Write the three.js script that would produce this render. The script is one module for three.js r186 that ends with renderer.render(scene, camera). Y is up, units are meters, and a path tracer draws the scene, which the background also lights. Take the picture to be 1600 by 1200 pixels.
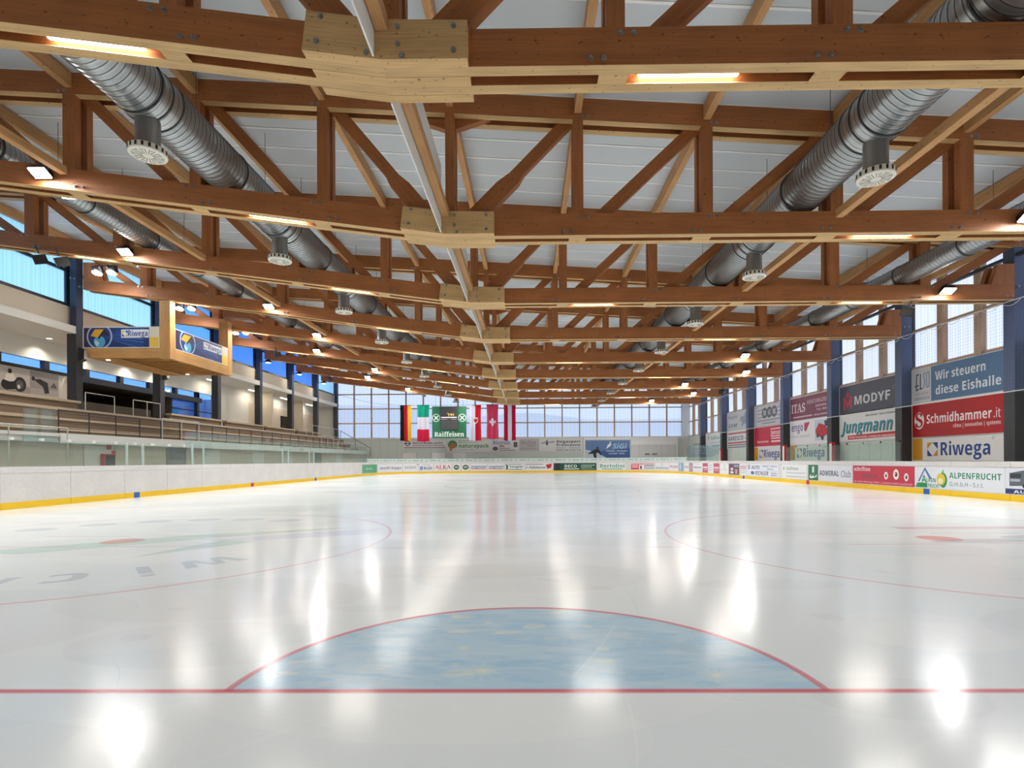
import * as THREE from 'three';
import { mergeGeometries } from 'three/addons/utils/BufferGeometryUtils.js';
import { RectAreaLightUniformsLib } from 'three/addons/lights/RectAreaLightUniformsLib.js';

// ---------- camera, sky, exposure ----------
RectAreaLightUniformsLib.init();
const scene = new THREE.Scene();
const FOCAL = 833.47, U0 = 817.08, V0 = 719.47;
const camera = new THREE.PerspectiveCamera(2 * Math.atan(600 / FOCAL) * 180 / Math.PI, 1600 / 1200, 0.1, 900);
camera.setViewOffset(1600, 1200, 800 - U0, 600 - V0, 1600, 1200);
camera.position.set(0.026, 1.361, 0);
camera.rotation.order = 'YXZ';
camera.rotation.set(0, 0.0106, -0.0051);
const renderer = new THREE.WebGLRenderer({ antialias: true });
renderer.toneMapping = THREE.LinearToneMapping;
renderer.toneMappingExposure = 1.0;
renderer.shadowMap.enabled = true;
const FLOOD = 60, TUBE = 320, SKY = 2.0;
{ // even dusk sky: pale at the horizon, bluer overhead
  const w = 64, h = 64, data = new Float32Array(w * h * 4);
  for (let j = 0; j < h; j++) {
    const up = Math.max(0, ((j + 0.5) / h - 0.5) * 2), t = Math.pow(up, 0.7);
    for (let i = 0; i < w; i++) data.set([SKY * (1.0 - 0.42 * t), SKY * (1.04 - 0.26 * t), SKY * (1.16 - 0.06 * t), 1], (j * w + i) * 4);
  }
  const sky = new THREE.DataTexture(data, w, h, THREE.RGBAFormat, THREE.FloatType);
  sky.mapping = THREE.EquirectangularReflectionMapping; sky.magFilter = THREE.LinearFilter; sky.needsUpdate = true;
  scene.background = sky;
}

// ---------- helpers ----------
let seed = 7;
const rnd = () => { seed = (seed * 1664525 + 1013904223) >>> 0; return seed / 4294967296; };
const V = (x, y, d) => new THREE.Vector3(x, y, -d);          // x right, y up, d = distance into the hall
const taken = {};
function numbered(n) { const k = taken[n] = (taken[n] ?? -1) + 1; return k ? n + '_' + String(k).padStart(3, '0') : n; }
function part(name, geometry, material, parent, label) {
  const m = new THREE.Mesh(geometry, material); m.name = name; parent.add(m);
  if (label) m.userData.label = label;
  return m;
}
function thing(name, label, category, group, at) {
  const o = new THREE.Group(); o.name = numbered(name); o.userData = { label, category };
  if (group) o.userData.group = group;
  if (at) o.position.copy(at);
  scene.add(o); return o;
}
function struct(name) { const o = new THREE.Group(); o.name = name; o.userData.kind = 'structure'; scene.add(o); return o; }
function raw(pos, uv) {
  const g = new THREE.BufferGeometry();
  g.setAttribute('position', new THREE.Float32BufferAttribute(pos, 3));
  g.setAttribute('uv', new THREE.Float32BufferAttribute(uv, 2));
  g.computeVertexNormals(); return g;
}
// convex polygon in x/y, extruded from depth d0 to d1; texture runs along dir, in metres
function prism(poly, d0, d1, dir = [1, 0], off = 0) {
  const pos = [], uv = [], l = Math.hypot(...dir), dx = dir[0] / l, dy = dir[1] / l;
  const a = (p) => p[0] * dx + p[1] * dy + off * 3.1, b = (p) => -p[0] * dy + p[1] * dx + off;
  const n = poly.length;
  let area = 0; poly.forEach((p, i) => { const q = poly[(i + 1) % n]; area += p[0] * q[1] - p[1] * q[0]; });
  if (area < 0) poly = [...poly].reverse();
  for (let i = 1; i < n - 1; i++) {
    for (const k of [0, i, i + 1]) { pos.push(poly[k][0], poly[k][1], -d0); uv.push(a(poly[k]), b(poly[k])); }
    for (const k of [0, i + 1, i]) { pos.push(poly[k][0], poly[k][1], -d1); uv.push(a(poly[k]), b(poly[k]) + 0.37); }
  }
  for (let i = 0; i < n; i++) {
    const p = poly[i], q = poly[(i + 1) % n], along = Math.abs((q[0] - p[0]) * dx + (q[1] - p[1]) * dy) > 0.5 * Math.hypot(q[0] - p[0], q[1] - p[1]);
    const put = (r, d) => { pos.push(r[0], r[1], -d); uv.push(along ? a(r) : b(r), d - d0 + off + i * 0.21); };
    put(p, d1); put(q, d1); put(q, d0); put(p, d1); put(q, d0); put(p, d0);
  }
  return raw(pos, uv);
}
// box; grain along 'x', 'y' or 'd'
function box(x0, x1, y0, y1, d0, d1, grain = 'x', off = rnd() * 9) {
  const g = new THREE.BoxGeometry(x1 - x0, y1 - y0, d1 - d0); g.translate((x0 + x1) / 2, (y0 + y1) / 2, -(d0 + d1) / 2);
  const p = g.attributes.position, nn = g.attributes.normal, uv = g.attributes.uv;
  for (let i = 0; i < p.count; i++) {
    const c = { x: p.getX(i), y: p.getY(i), d: -p.getZ(i) }, na = Math.abs(nn.getX(i)) > 0.5 ? 'x' : Math.abs(nn.getY(i)) > 0.5 ? 'y' : 'd';
    const axes = ['x', 'y', 'd'].filter((k) => k !== na), u = axes.includes(grain) ? grain : axes[0], v = axes.find((k) => k !== u);
    uv.setXY(i, c[u] + off * 1.7, c[v] + off);
  }
  return g;
}
function bar(p, q, r, seg = 8) {
  const g = new THREE.CylinderGeometry(r, r, p.distanceTo(q), seg), dir = q.clone().sub(p).normalize();
  g.applyQuaternion(new THREE.Quaternion().setFromUnitVectors(new THREE.Vector3(0, 1, 0), dir));
  const c = p.clone().add(q).multiplyScalar(0.5); g.translate(c.x, c.y, c.z); return g;
}
// a single sheet: upright at x = k (between depths) or between two x at depth k
function sheetX(x, y0, y1, d0, d1) { return raw([x, y0, -d0, x, y0, -d1, x, y1, -d1, x, y0, -d0, x, y1, -d1, x, y1, -d0], [d0, y0, d1, y0, d1, y1, d0, y0, d1, y1, d0, y1]); }
function sheetD(a, b, y0, ya, yb, d) { return raw([a, y0, -d, b, y0, -d, b, yb, -d, a, y0, -d, b, yb, -d, a, ya, -d], [a, y0, b, y0, b, yb, a, y0, b, yb, a, ya]); }
const merge = (list) => mergeGeometries(list.map((g) => g.index ? g.toNonIndexed() : g));
const std = (color, roughness = 0.7, more = {}) => new THREE.MeshStandardMaterial({ color, roughness, ...more });
const lin = (r, g, b) => new THREE.Color().setRGB(r, g, b);
const nz = (() => { // smooth value noise, periodic
  const h = (x, y, s) => { let n = (x * 374761393 + y * 668265263 + s * 974711) | 0; n = Math.imul(n ^ (n >>> 13), 1274126177); return ((n ^ (n >>> 16)) >>> 0) / 4294967296; };
  return (x, y, px, py, s = 0) => {
    const i = Math.floor(x), j = Math.floor(y), f = x - i, g = y - j, sf = f * f * (3 - 2 * f), sg = g * g * (3 - 2 * g), m = (a, n) => ((a % n) + n) % n;
    const a = h(m(i, px), m(j, py), s), b = h(m(i + 1, px), m(j, py), s), c = h(m(i, px), m(j + 1, py), s), d = h(m(i + 1, px), m(j + 1, py), s);
    return a + (b - a) * sf + (c - a) * sg + (a - b - c + d) * sf * sg;
  };
})();
function dataTexture(w, h, f, repeat, srgb = true) {
  const data = new Uint8Array(w * h * 4);
  for (let j = 0; j < h; j++) for (let i = 0; i < w; i++) { const c = f(i / w, j / h); data.set([c[0], c[1], c[2], 255].map((x) => Math.max(0, Math.min(255, x))), (j * w + i) * 4); }
  const t = new THREE.DataTexture(data, w, h); t.magFilter = THREE.LinearFilter; t.minFilter = THREE.LinearMipmapLinearFilter; t.generateMipmaps = true;
  t.wrapS = t.wrapT = THREE.RepeatWrapping; if (srgb) t.colorSpace = THREE.SRGBColorSpace; if (repeat) t.repeat.set(...repeat); t.needsUpdate = true; return t;
}
function canvasTexture(w, h, draw) {
  const c = document.createElement('canvas'); c.width = w; c.height = h;
  const g = c.getContext('2d'); draw(g, w, h);
  const t = new THREE.CanvasTexture(c); t.colorSpace = THREE.SRGBColorSpace; t.anisotropy = 8; return t;
}

// ---------- materials ----------
const knots = Array.from({ length: 56 }, () => [rnd(), rnd(), 0.002 + rnd() * rnd() * 0.005, 0.3 + rnd() * 0.55]);
const woodMap = dataTexture(1024, 512, (u, v) => { // 3 m along the grain, 1 m across
  const lam = Math.floor(v * 8), sh = (nz(lam * 3.7 + 0.5, 2.5, 64, 64, 5) - 0.5) * 0.07;
  let k = 0.93 + sh + 0.09 * (nz(u * 5, v * 64 + lam * 3, 5, 64, 1) - 0.5) + 0.07 * (nz(u * 16, v * 170, 16, 170, 2) - 0.5) + 0.06 * (nz(u * 6, v * 3, 6, 3, 3) - 0.5);
  const seam = Math.abs(v * 8 - lam - 0.02); if (seam < 0.02) k -= 0.05;
  let dark = 0;
  for (const [ku, kv, r, s] of knots) { const a = Math.min(Math.abs(u - ku), 1 - Math.abs(u - ku)) * 3, b = Math.min(Math.abs(v - kv), 1 - Math.abs(v - kv)); const q = Math.hypot(a * 0.75, b * 1.1) / (r * 3.2); if (q < 1.6) dark = Math.max(dark, s * (q < 0.7 ? 0.72 : Math.max(0, 0.28 * (1.6 - q)))); }
  k *= 1 - dark; return [255 * k, 255 * k * (1 - dark * 0.12), 255 * k * (1 - dark * 0.2)];
}, [1 / 3, 1]);
const wood = (r, g, b) => new THREE.MeshStandardMaterial({ color: lin(r, g, b), map: woodMap, roughness: 0.62 });
const M = {
  glulam: wood(0.44, 0.155, 0.044), blond: wood(0.7, 0.45, 0.2), plywood: wood(0.72, 0.46, 0.2), purlin: wood(0.64, 0.34, 0.135), boxwood: wood(0.62, 0.33, 0.11), frame: wood(0.55, 0.36, 0.22),
  bolt: std(0x9aa0a0, 0.35, { metalness: 0.8 }), white: std(0xe8e8e6, 0.5), offwhite: std(0xd2d3d0, 0.7), roof: std(0xced5da, 0.75), joint: std(0xf2f4f4, 0.6),
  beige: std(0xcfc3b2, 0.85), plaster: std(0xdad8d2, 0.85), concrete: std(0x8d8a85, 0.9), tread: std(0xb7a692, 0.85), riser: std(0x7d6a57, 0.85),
  barWall: std(0x5b524a, 0.7), column: std(0x34363a, 0.5), navy: std(0x4c5873, 0.5), navyDark: std(0x2a3552, 0.45), dark: std(0x161718, 0.6), black: std(0x070707, 0.7), frameDark: std(0x232833, 0.5), steel: std(0xb8bbbb, 0.3, { metalness: 0.9 }),  // navy tones carry the blue cast of the windows on the columns
  rail: std(0xc9c8c4, 0.35, { metalness: 0.5 }), board: null, yellow: std(0xf2c616, 0.45), red: std(0xc8202a, 0.5), blue: std(0x1f5fb4, 0.5), cladding: std(0xc8d2cb, 0.55), net: std(0x5f78ad, 0.8),
  duct: std(0xb4b8ba, 0.34, { metalness: 0.85 }), pipe: std(0x9da2a3, 0.36, { metalness: 0.85 }), ring: std(0x5d6265, 0.4, { metalness: 0.8 }), vent: std(0xe6e2d6, 0.55), slot: std(0x26241f, 0.8), black2: std(0x0d0e10, 0.4),
  lampGlass: new THREE.MeshStandardMaterial({ color: 0xffffff, emissive: lin(1, 0.97, 0.92), emissiveIntensity: 60, roughness: 0.3 }),
  tubeGlass: new THREE.MeshStandardMaterial({ color: 0xffffff, emissive: lin(1, 0.9, 0.7), emissiveIntensity: 14, roughness: 0.4 }),
  softGlass: new THREE.MeshStandardMaterial({ color: 0xffffff, emissive: lin(1, 0.9, 0.74), emissiveIntensity: 5, roughness: 0.4 }),
};
const scuffMap = dataTexture(512, 256, (u, v) => {
  let k = 246 + 8 * (nz(u * 40, v * 20, 40, 20, 11) - 0.5) + 10 * (nz(u * 4, v * 3, 4, 3, 12) - 0.5);
  const s = nz(u * 120, v * 60, 120, 60, 14); if (s > 0.965) k -= 60 * (s - 0.965) / 0.035;
  const t = nz(u * 14, v * 150, 14, 150, 15); if (t > 0.93) k -= 16;
  return [k, k - 2, k - 4];
}, [0.4, 0.8]);
const seamMap = dataTexture(8, 64, (u, v) => { const k = v > 0.88 ? 120 : 240 + 8 * Math.sin(v * 9); return [k, k, k]; });
M.duct.map = seamMap;
M.board = new THREE.MeshStandardMaterial({ color: lin(0.74, 0.73, 0.73), map: scuffMap, roughness: 0.4 });
const ribMap = dataTexture(64, 8, (u) => { const e = Math.min(u, 1 - u); const k = e < 0.025 ? 214 : 246 + 5 * Math.sin(u * 13); return [k, k, k + 2]; }, [1 / 0.45, 1]);
const pane = (c) => new THREE.MeshPhysicalMaterial({ color: c, map: ribMap, roughness: 0.93, transmission: 0.92, thickness: 0, specularIntensity: 0.4, side: THREE.DoubleSide });
M.paneWhite = pane(lin(0.76, 0.79, 0.83)); M.paneRight = pane(lin(0.97, 0.95, 0.96)); M.paneBlue = pane(lin(0.46, 0.82, 1.0)); M.paneMid = pane(lin(0.16, 0.44, 0.93)); M.paneDeep = pane(lin(0.08, 0.27, 0.77));  // left pane tints have the dusk sky blue put into their colour
M.clear = new THREE.MeshPhysicalMaterial({ color: lin(0.35, 0.55, 0.85), roughness: 0.05, transmission: 0.96, thickness: 0 });
M.glass = new THREE.MeshPhysicalMaterial({ color: lin(0.88, 0.955, 0.935), roughness: 0.02, transmission: 0.97, thickness: 0, specularIntensity: 0.8 });

// ---------- dimensions ----------
const GOAL = 3.15, HALF = 15.2, FAR = GOAL + 55.98, NEAR = GOAL - 4, RAD = 8.5, BAY = 6, T1 = 7.78;   // T1 = front of the first truss
const XR = 18.65, XL = -22.7, WALL_FAR = 62.45, WALL_BACK = -7;
const centre = (n) => T1 + 0.48 + BAY * n;              // middle plane of truss n (0 = nearest)
const APEX = -2.12, chordBottom = (x) => 7.25 + Math.max(0, APEX - x) * 0.1336, topBottom = (x) => 10.35 - 0.0627 * x, CH = 0.56;
const NODES = Array.from({ length: 13 }, (_, k) => -2.0 + 3.36 * (k - 6));

// ---------- ground outside and hills ----------
{
  const ground = new THREE.Mesh(new THREE.PlaneGeometry(900, 900), std(0x8f979c, 0.95)); ground.name = 'ground'; ground.userData.kind = 'structure';
  ground.rotation.x = -Math.PI / 2; ground.position.set(0, -0.35, -30); scene.add(ground);
  const pos = [], uv = [], N = 96;
  const ring = (i, r, y) => { const a = i / N * Math.PI * 2; return [Math.cos(a) * r, y, -30 + Math.sin(a) * r]; };
  const top = (i) => 17 + 13 * nz((i % N) / 6, 0.5, 16, 4, 21) + 5 * nz((i % N) / 2, 0.5, 48, 4, 22);
  for (let i = 0; i < N; i++) for (const [a, b, c, d] of [[ring(i, 150, -0.35), ring(i + 1, 150, -0.35), ring(i + 1, 215, top(i + 1)), ring(i, 215, top(i))]]) { pos.push(...a, ...c, ...b, ...a, ...d, ...c); for (let k = 0; k < 6; k++) uv.push(0, 0); }
  const hill = new THREE.Mesh(raw(pos, uv), std(0x55697c, 1, { side: THREE.DoubleSide })); hill.name = 'hill'; hill.userData.kind = 'structure'; scene.add(hill);
}

// ---------- ice and apron ----------
const floor = struct('floor');
function roundedRect(sh, w, n, f, r) {
  sh.moveTo(-w, n + r); sh.lineTo(-w, f - r); sh.absarc(-w + r, f - r, r, Math.PI, Math.PI / 2, true); sh.lineTo(w - r, f); sh.absarc(w - r, f - r, r, Math.PI / 2, 0, true);
  sh.lineTo(w, n + r); sh.absarc(w - r, n + r, r, 0, -Math.PI / 2, true); sh.lineTo(-w + r, n); sh.absarc(-w + r, n + r, r, -Math.PI / 2, -Math.PI, true); return sh;
}
function drawIce(x0, x1, d0, d1) {   // the painted ice between those limits
  return (g, w, h) => {
    const X = (x) => (x - x0) / (x1 - x0) * w, Y = (d) => h - (d - d0) / (d1 - d0) * h, sx = w / (x1 - x0), sy = h / (d1 - d0);
    g.fillStyle = '#dde5e9'; g.fillRect(0, 0, w, h);
    seed = 99;
    for (let i = 0; i < 900; i++) { const x = -15.2 + 30.4 * rnd(), d = -1 + 61 * rnd(), r = 0.3 + rnd() * 1.6, e = 0.3 + rnd() * 0.4; g.fillStyle = rnd() < 0.5 ? 'rgba(196,202,200,0.13)' : 'rgba(240,243,244,0.15)'; g.beginPath(); g.ellipse(X(x), Y(d), r * sx, r * e * sy, 0, 0, 7); g.fill(); }
    g.lineCap = 'butt';
    const circle = (x, d, r, wd, col, fill) => { g.beginPath(); g.ellipse(X(x), Y(d), r * sx, r * sy, 0, 0, Math.PI * 2); if (fill) { g.fillStyle = col; g.fill(); } else { g.strokeStyle = col; g.lineWidth = wd * Math.sqrt(sx * sy); g.stroke(); } };
    const line = (xa, da, xb, db, wd, col) => { g.strokeStyle = col; g.lineWidth = wd * (Math.abs(xa - xb) > Math.abs(da - db) ? sy : sx); g.beginPath(); g.moveTo(X(xa), Y(da)); g.lineTo(X(xb), Y(db)); g.stroke(); };
    const red = 'rgba(206,90,104,0.58)', faint = 'rgba(206,104,110,0.3)';
    for (const cd of [GOAL + 6, GOAL + 46]) for (const cx of [-7, 7]) {
      circle(cx, cd, 4.5, 0.06, faint); circle(cx, cd, 0.32, 0, 'rgba(214,90,80,0.45)', true);
      for (const s of [-1, 1]) for (const t of [-1, 1]) { line(cx + s * 0.3, cd + t * 0.6, cx + s * 1.9, cd + t * 0.6, 0.05, faint); line(cx + s * 5.1, cd + t * 0.8, cx + s * 4.5, cd + t * 0.8, 0.05, faint); }
    }
    circle(0, GOAL + 26, 4.5, 0.06, 'rgba(90,120,180,0.4)');
    // faded lettering and emblem in the circles, laid to be read from the other end
    const word = (txt, cx, cd, r, a0, step, size, col, font = 'bold ') => {
      g.fillStyle = col;
      [...txt].forEach((ch, i) => { const a = a0 + step * i; g.save(); g.translate(X(cx + Math.cos(a) * r), Y(cd + Math.sin(a) * r)); g.scale(sx / 100, sy / 100); g.rotate(-a - Math.PI / 2 + Math.PI); g.font = font + size * 100 + 'px sans-serif'; g.textAlign = 'center'; g.textBaseline = 'middle'; g.fillText(ch, 0, 0); g.restore(); });
    };
    word('wickere me', -7, GOAL + 6, 3.35, -0.62, -0.23, 1.0, 'rgba(90,106,140,0.2)');
    g.fillStyle = 'rgba(90,106,140,0.16)'; for (let k = 0; k < 6; k++) { const a = 1.15 + 0.3 * k; g.beginPath(); g.ellipse(X(-7 + Math.cos(a) * 3.4), Y(GOAL + 6 + Math.sin(a) * 3.4), 0.36 * sx, 0.3 * sy, 0, 0, 7); g.fill(); }
    g.save(); g.translate(X(-7), Y(GOAL + 6)); g.scale(sx, -sy);
    g.fillStyle = 'rgba(120,170,150,0.26)'; g.beginPath(); g.moveTo(-0.6, -1.3); g.lineTo(1.6, 0.5); g.lineTo(3.6, 1.9); g.lineTo(1.0, 0.9); g.lineTo(-1.6, -1.1); g.fill();
    g.beginPath(); g.moveTo(1.7, 0.1); g.lineTo(2.4, -0.1); g.lineTo(1.3, -1.6); g.fill();
    g.fillStyle = 'rgba(196,196,226,0.45)'; g.beginPath(); g.moveTo(1.2, 0.1); g.lineTo(4.1, 1.7); g.lineTo(3.9, 0.7); g.lineTo(2.2, 0); g.fill(); g.restore();
    g.save(); g.translate(X(7), Y(GOAL + 6)); g.scale(sx, -sy); g.fillStyle = 'rgba(130,130,144,0.28)';
    for (const [x, y, a, b] of [[1.6, -1.2, 1.0, 0.42], [3.1, -1.3, 0.8, 0.4], [0.5, -0.3, 0.9, 0.22], [2.4, 0.2, 1.3, 0.24], [3.6, 0.7, 0.9, 0.2]]) { g.beginPath(); g.ellipse(x, y, a, b, 0.1, 0, 7); g.fill(); }
    g.fillStyle = 'rgba(190,110,120,0.3)'; g.fillRect(0.2, 1.2, 3.4, 0.35); g.restore();
    for (const [cx, cd] of [[7, GOAL + 20], [-6, GOAL + 33], [5, GOAL + 36]]) { circle(cx, cd, 2.2, 0.12, 'rgba(120,130,160,0.22)'); circle(cx + 1.5, cd + 0.6, 1.2, 0, 'rgba(190,120,130,0.14)', true); }
    // creases and goal lines
    for (const [gd, s] of [[GOAL, 1], [GOAL + 52, -1]]) {
      g.beginPath(); for (let i = 0; i <= 64; i++) { const a = Math.PI * i / 64; g[i ? 'lineTo' : 'moveTo'](X(Math.cos(a) * 1.78), Y(gd + s * Math.sin(a) * 1.78)); } g.closePath();
      g.fillStyle = '#b2cfe2'; g.fill(); g.save(); g.clip();
      for (let i = 0; i < 520; i++) { const a = rnd() * 3.6 - 1.8, b = rnd() * 1.8, k = rnd(); g.fillStyle = k < 0.42 ? 'rgba(200,216,224,0.22)' : k < 0.93 ? 'rgba(150,192,222,0.24)' : 'rgba(226,226,204,0.4)'; g.beginPath(); g.ellipse(X(a), Y(gd + s * b), (0.04 + 0.22 * rnd()) * sx * (k < 0.9 ? 1 : 0.5), (0.012 + 0.05 * rnd()) * sy, (rnd() - 0.5) * 0.5, 0, 7); g.fill(); }
      g.fillStyle = 'rgba(226,226,204,0.2)';
      for (const [a, b, r] of [[0.27, 1.62, 0.1], [-0.62, 1.5, 0.09], [-0.28, 0.3, 0.1], [1.2, 0.22, 0.08], [-0.45, 0.72, 0.06]]) for (let k = 0; k < 5; k++) { g.beginPath(); g.ellipse(X(a), Y(gd + s * b), r * 1.5 * sx, r * 0.22 * sy, k * 1.25 + a, 0, 7); g.fill(); }
      g.restore();
      g.strokeStyle = red; g.lineWidth = 0.05 * Math.sqrt(sx * sy); g.beginPath(); for (let i = 0; i <= 64; i++) { const a = Math.PI * i / 64; g[i ? 'lineTo' : 'moveTo'](X(Math.cos(a) * 1.775), Y(gd + s * Math.sin(a) * 1.775)); } g.stroke();
      line(-13.6, gd, 13.6, gd, 0.06, red); line(-13.6, gd, 13.6, gd, 0.02, 'rgba(190,50,66,0.5)');
    }
    // skate scratches
    for (let i = 0; i < 420; i++) { const x = -15 + 30 * rnd(), d = rnd() < 0.4 ? 1 + 8 * rnd() : 60 * rnd(), a = rnd() * 6.3, l = 0.2 + rnd() * 1.2; g.strokeStyle = rnd() < 0.7 ? 'rgba(244,246,246,0.32)' : 'rgba(150,156,156,0.18)'; g.lineWidth = 0.006 * sx; g.beginPath(); g.moveTo(X(x), Y(d)); g.quadraticCurveTo(X(x + Math.cos(a) * l * 0.5 + 0.06), Y(d + Math.sin(a) * l * 0.5), X(x + Math.cos(a) * l), Y(d + Math.sin(a) * l)); g.stroke(); }
    for (let i = 0; i < 26; i++) { const x = -14 + 28 * rnd(), d = 1.5 + 5 * rnd(); g.fillStyle = 'rgba(120,126,122,0.05)'; g.beginPath(); g.ellipse(X(x), Y(d), (0.1 + rnd() * 0.35) * sx, (0.03 + rnd() * 0.07) * sy, rnd(), 0, 7); g.fill(); }
  };
}
{
  const bump = dataTexture(512, 512, (u, v) => { const k = 128 + 70 * (nz(u * 90, v * 90, 90, 90, 31) - 0.5) + 60 * (nz(u * 14, v * 14, 14, 14, 32) - 0.5); return [k, k, k]; }, null, false);
  const iceMat = (map, rx, ry) => { const b = bump.clone(); b.repeat.set(rx, ry); b.needsUpdate = true; return new THREE.MeshPhysicalMaterial({ color: 0xffffff, map, roughness: 0.165, ior: 1.31, specularIntensity: 0.6, bumpMap: b, bumpScale: 0.0004 }); };
  const n0 = 1.0, n1 = 7.0, nx = 6;
  const lay = (g, x0, x1, d0, d1) => { g.rotateX(-Math.PI / 2); const p = g.attributes.position, uv = g.attributes.uv; for (let i = 0; i < p.count; i++) uv.setXY(i, (p.getX(i) - x0) / (x1 - x0), (-p.getZ(i) - d0) / (d1 - d0)); return g; };
  const sh = roundedRect(new THREE.Shape(), HALF, NEAR, FAR, RAD), hole = new THREE.Path();
  hole.moveTo(-nx, n0); hole.lineTo(nx, n0); hole.lineTo(nx, n1); hole.lineTo(-nx, n1); hole.closePath(); sh.holes.push(hole);
  part('ice_sheet', lay(new THREE.ShapeGeometry(sh, 24), -HALF, HALF, NEAR, FAR), iceMat(canvasTexture(2048, 2048, drawIce(-HALF, HALF, NEAR, FAR)), 15, 30), floor, 'white ice of the rink');
  const near = new THREE.PlaneGeometry(2 * nx, n1 - n0); near.translate(0, (n0 + n1) / 2, 0);
  part('goal_crease_ice', lay(near, -nx, nx, n0, n1), iceMat(canvasTexture(2048, 1024, drawIce(-nx, nx, n0, n1)), 6, 3), floor, 'ice with the red goal line and blue goal crease');
  const ap = new THREE.Shape(); ap.moveTo(-26, WALL_BACK); ap.lineTo(19, WALL_BACK); ap.lineTo(19, WALL_FAR + 0.2); ap.lineTo(-26, WALL_FAR + 0.2); ap.closePath(); ap.holes.push(roundedRect(new THREE.Path(), HALF, NEAR, FAR, RAD));
  const apron = new THREE.ShapeGeometry(ap, 24); apron.rotateX(-Math.PI / 2); apron.translate(0, -0.01, 0); part('concrete_apron', apron, M.concrete, floor);
  part('base_slab', box(-26, 19, -0.34, -0.02, WALL_BACK, WALL_FAR + 0.2), M.concrete, floor);
}

// ---------- ceiling: deck panels, joint strips, purlins, tie beams ----------
const ceiling = struct('ceiling');
{
  const roofTop = (x) => topBottom(x) + 0.57, xa = -23.2, xb = 19.2;
  const panelG = prism([[xa, roofTop(xa) + 0.02], [xb, roofTop(xb) + 0.02], [xb, roofTop(xb) + 0.1], [xa, roofTop(xa) + 0.1]], 0, 0.985), stripG = prism([[xa, roofTop(xa)], [xb, roofTop(xb)], [xb, roofTop(xb) + 0.03], [xa, roofTop(xa) + 0.03]], 0, 0.07);
  for (let d = WALL_BACK; d < WALL_FAR + 0.5; d += 1) { part('roof_panel', panelG, M.roof, ceiling).position.z = -d; part('joint_strip', stripG, M.joint, ceiling).position.z = -(d - 0.042); }
  part('roof_cover', prism([[xa, roofTop(xa) + 0.11], [xb, roofTop(xb) + 0.11], [xb, roofTop(xb) + 0.4], [xa, roofTop(xa) + 0.4]], WALL_BACK, WALL_FAR + 0.6), M.offwhite, ceiling);
  for (let n = -1; n <= 8; n++) {
    const d0 = n < 0 ? 2 : centre(n) + 0.3, d1 = n === 8 ? WALL_FAR : centre(n + 1) - 0.3;
    for (const x of NODES) part('purlin', box(x - 0.09, x + 0.09, topBottom(x) + 0.17, roofTop(x) - 0.02, d0, d1, 'd'), M.purlin, ceiling);
    const e0 = n < 0 ? 2 : centre(n) + 0.49, e1 = n === 8 ? WALL_FAR : centre(n + 1) - 0.49;
    for (const x of [-12.05, 8.02]) { const y = chordBottom(x) + 0.3; part('tie_beam', box(x - 0.09, x + 0.09, y, y + 0.2, e0, e1, 'd'), M.purlin, ceiling); }
    part('ridge_tie_beam', box(APEX - 0.06, APEX + 0.12, 7.65, 7.87, e0, e1, 'd'), M.purlin, ceiling);
    part('hanging_board', box(APEX - 0.1, APEX - 0.075, 7.26, 9.0, e0 + 0.02, e1 - 0.02, 'd'), M.white, ceiling, 'thin white board hung beside the middle tie beam');
  }
}

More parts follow.
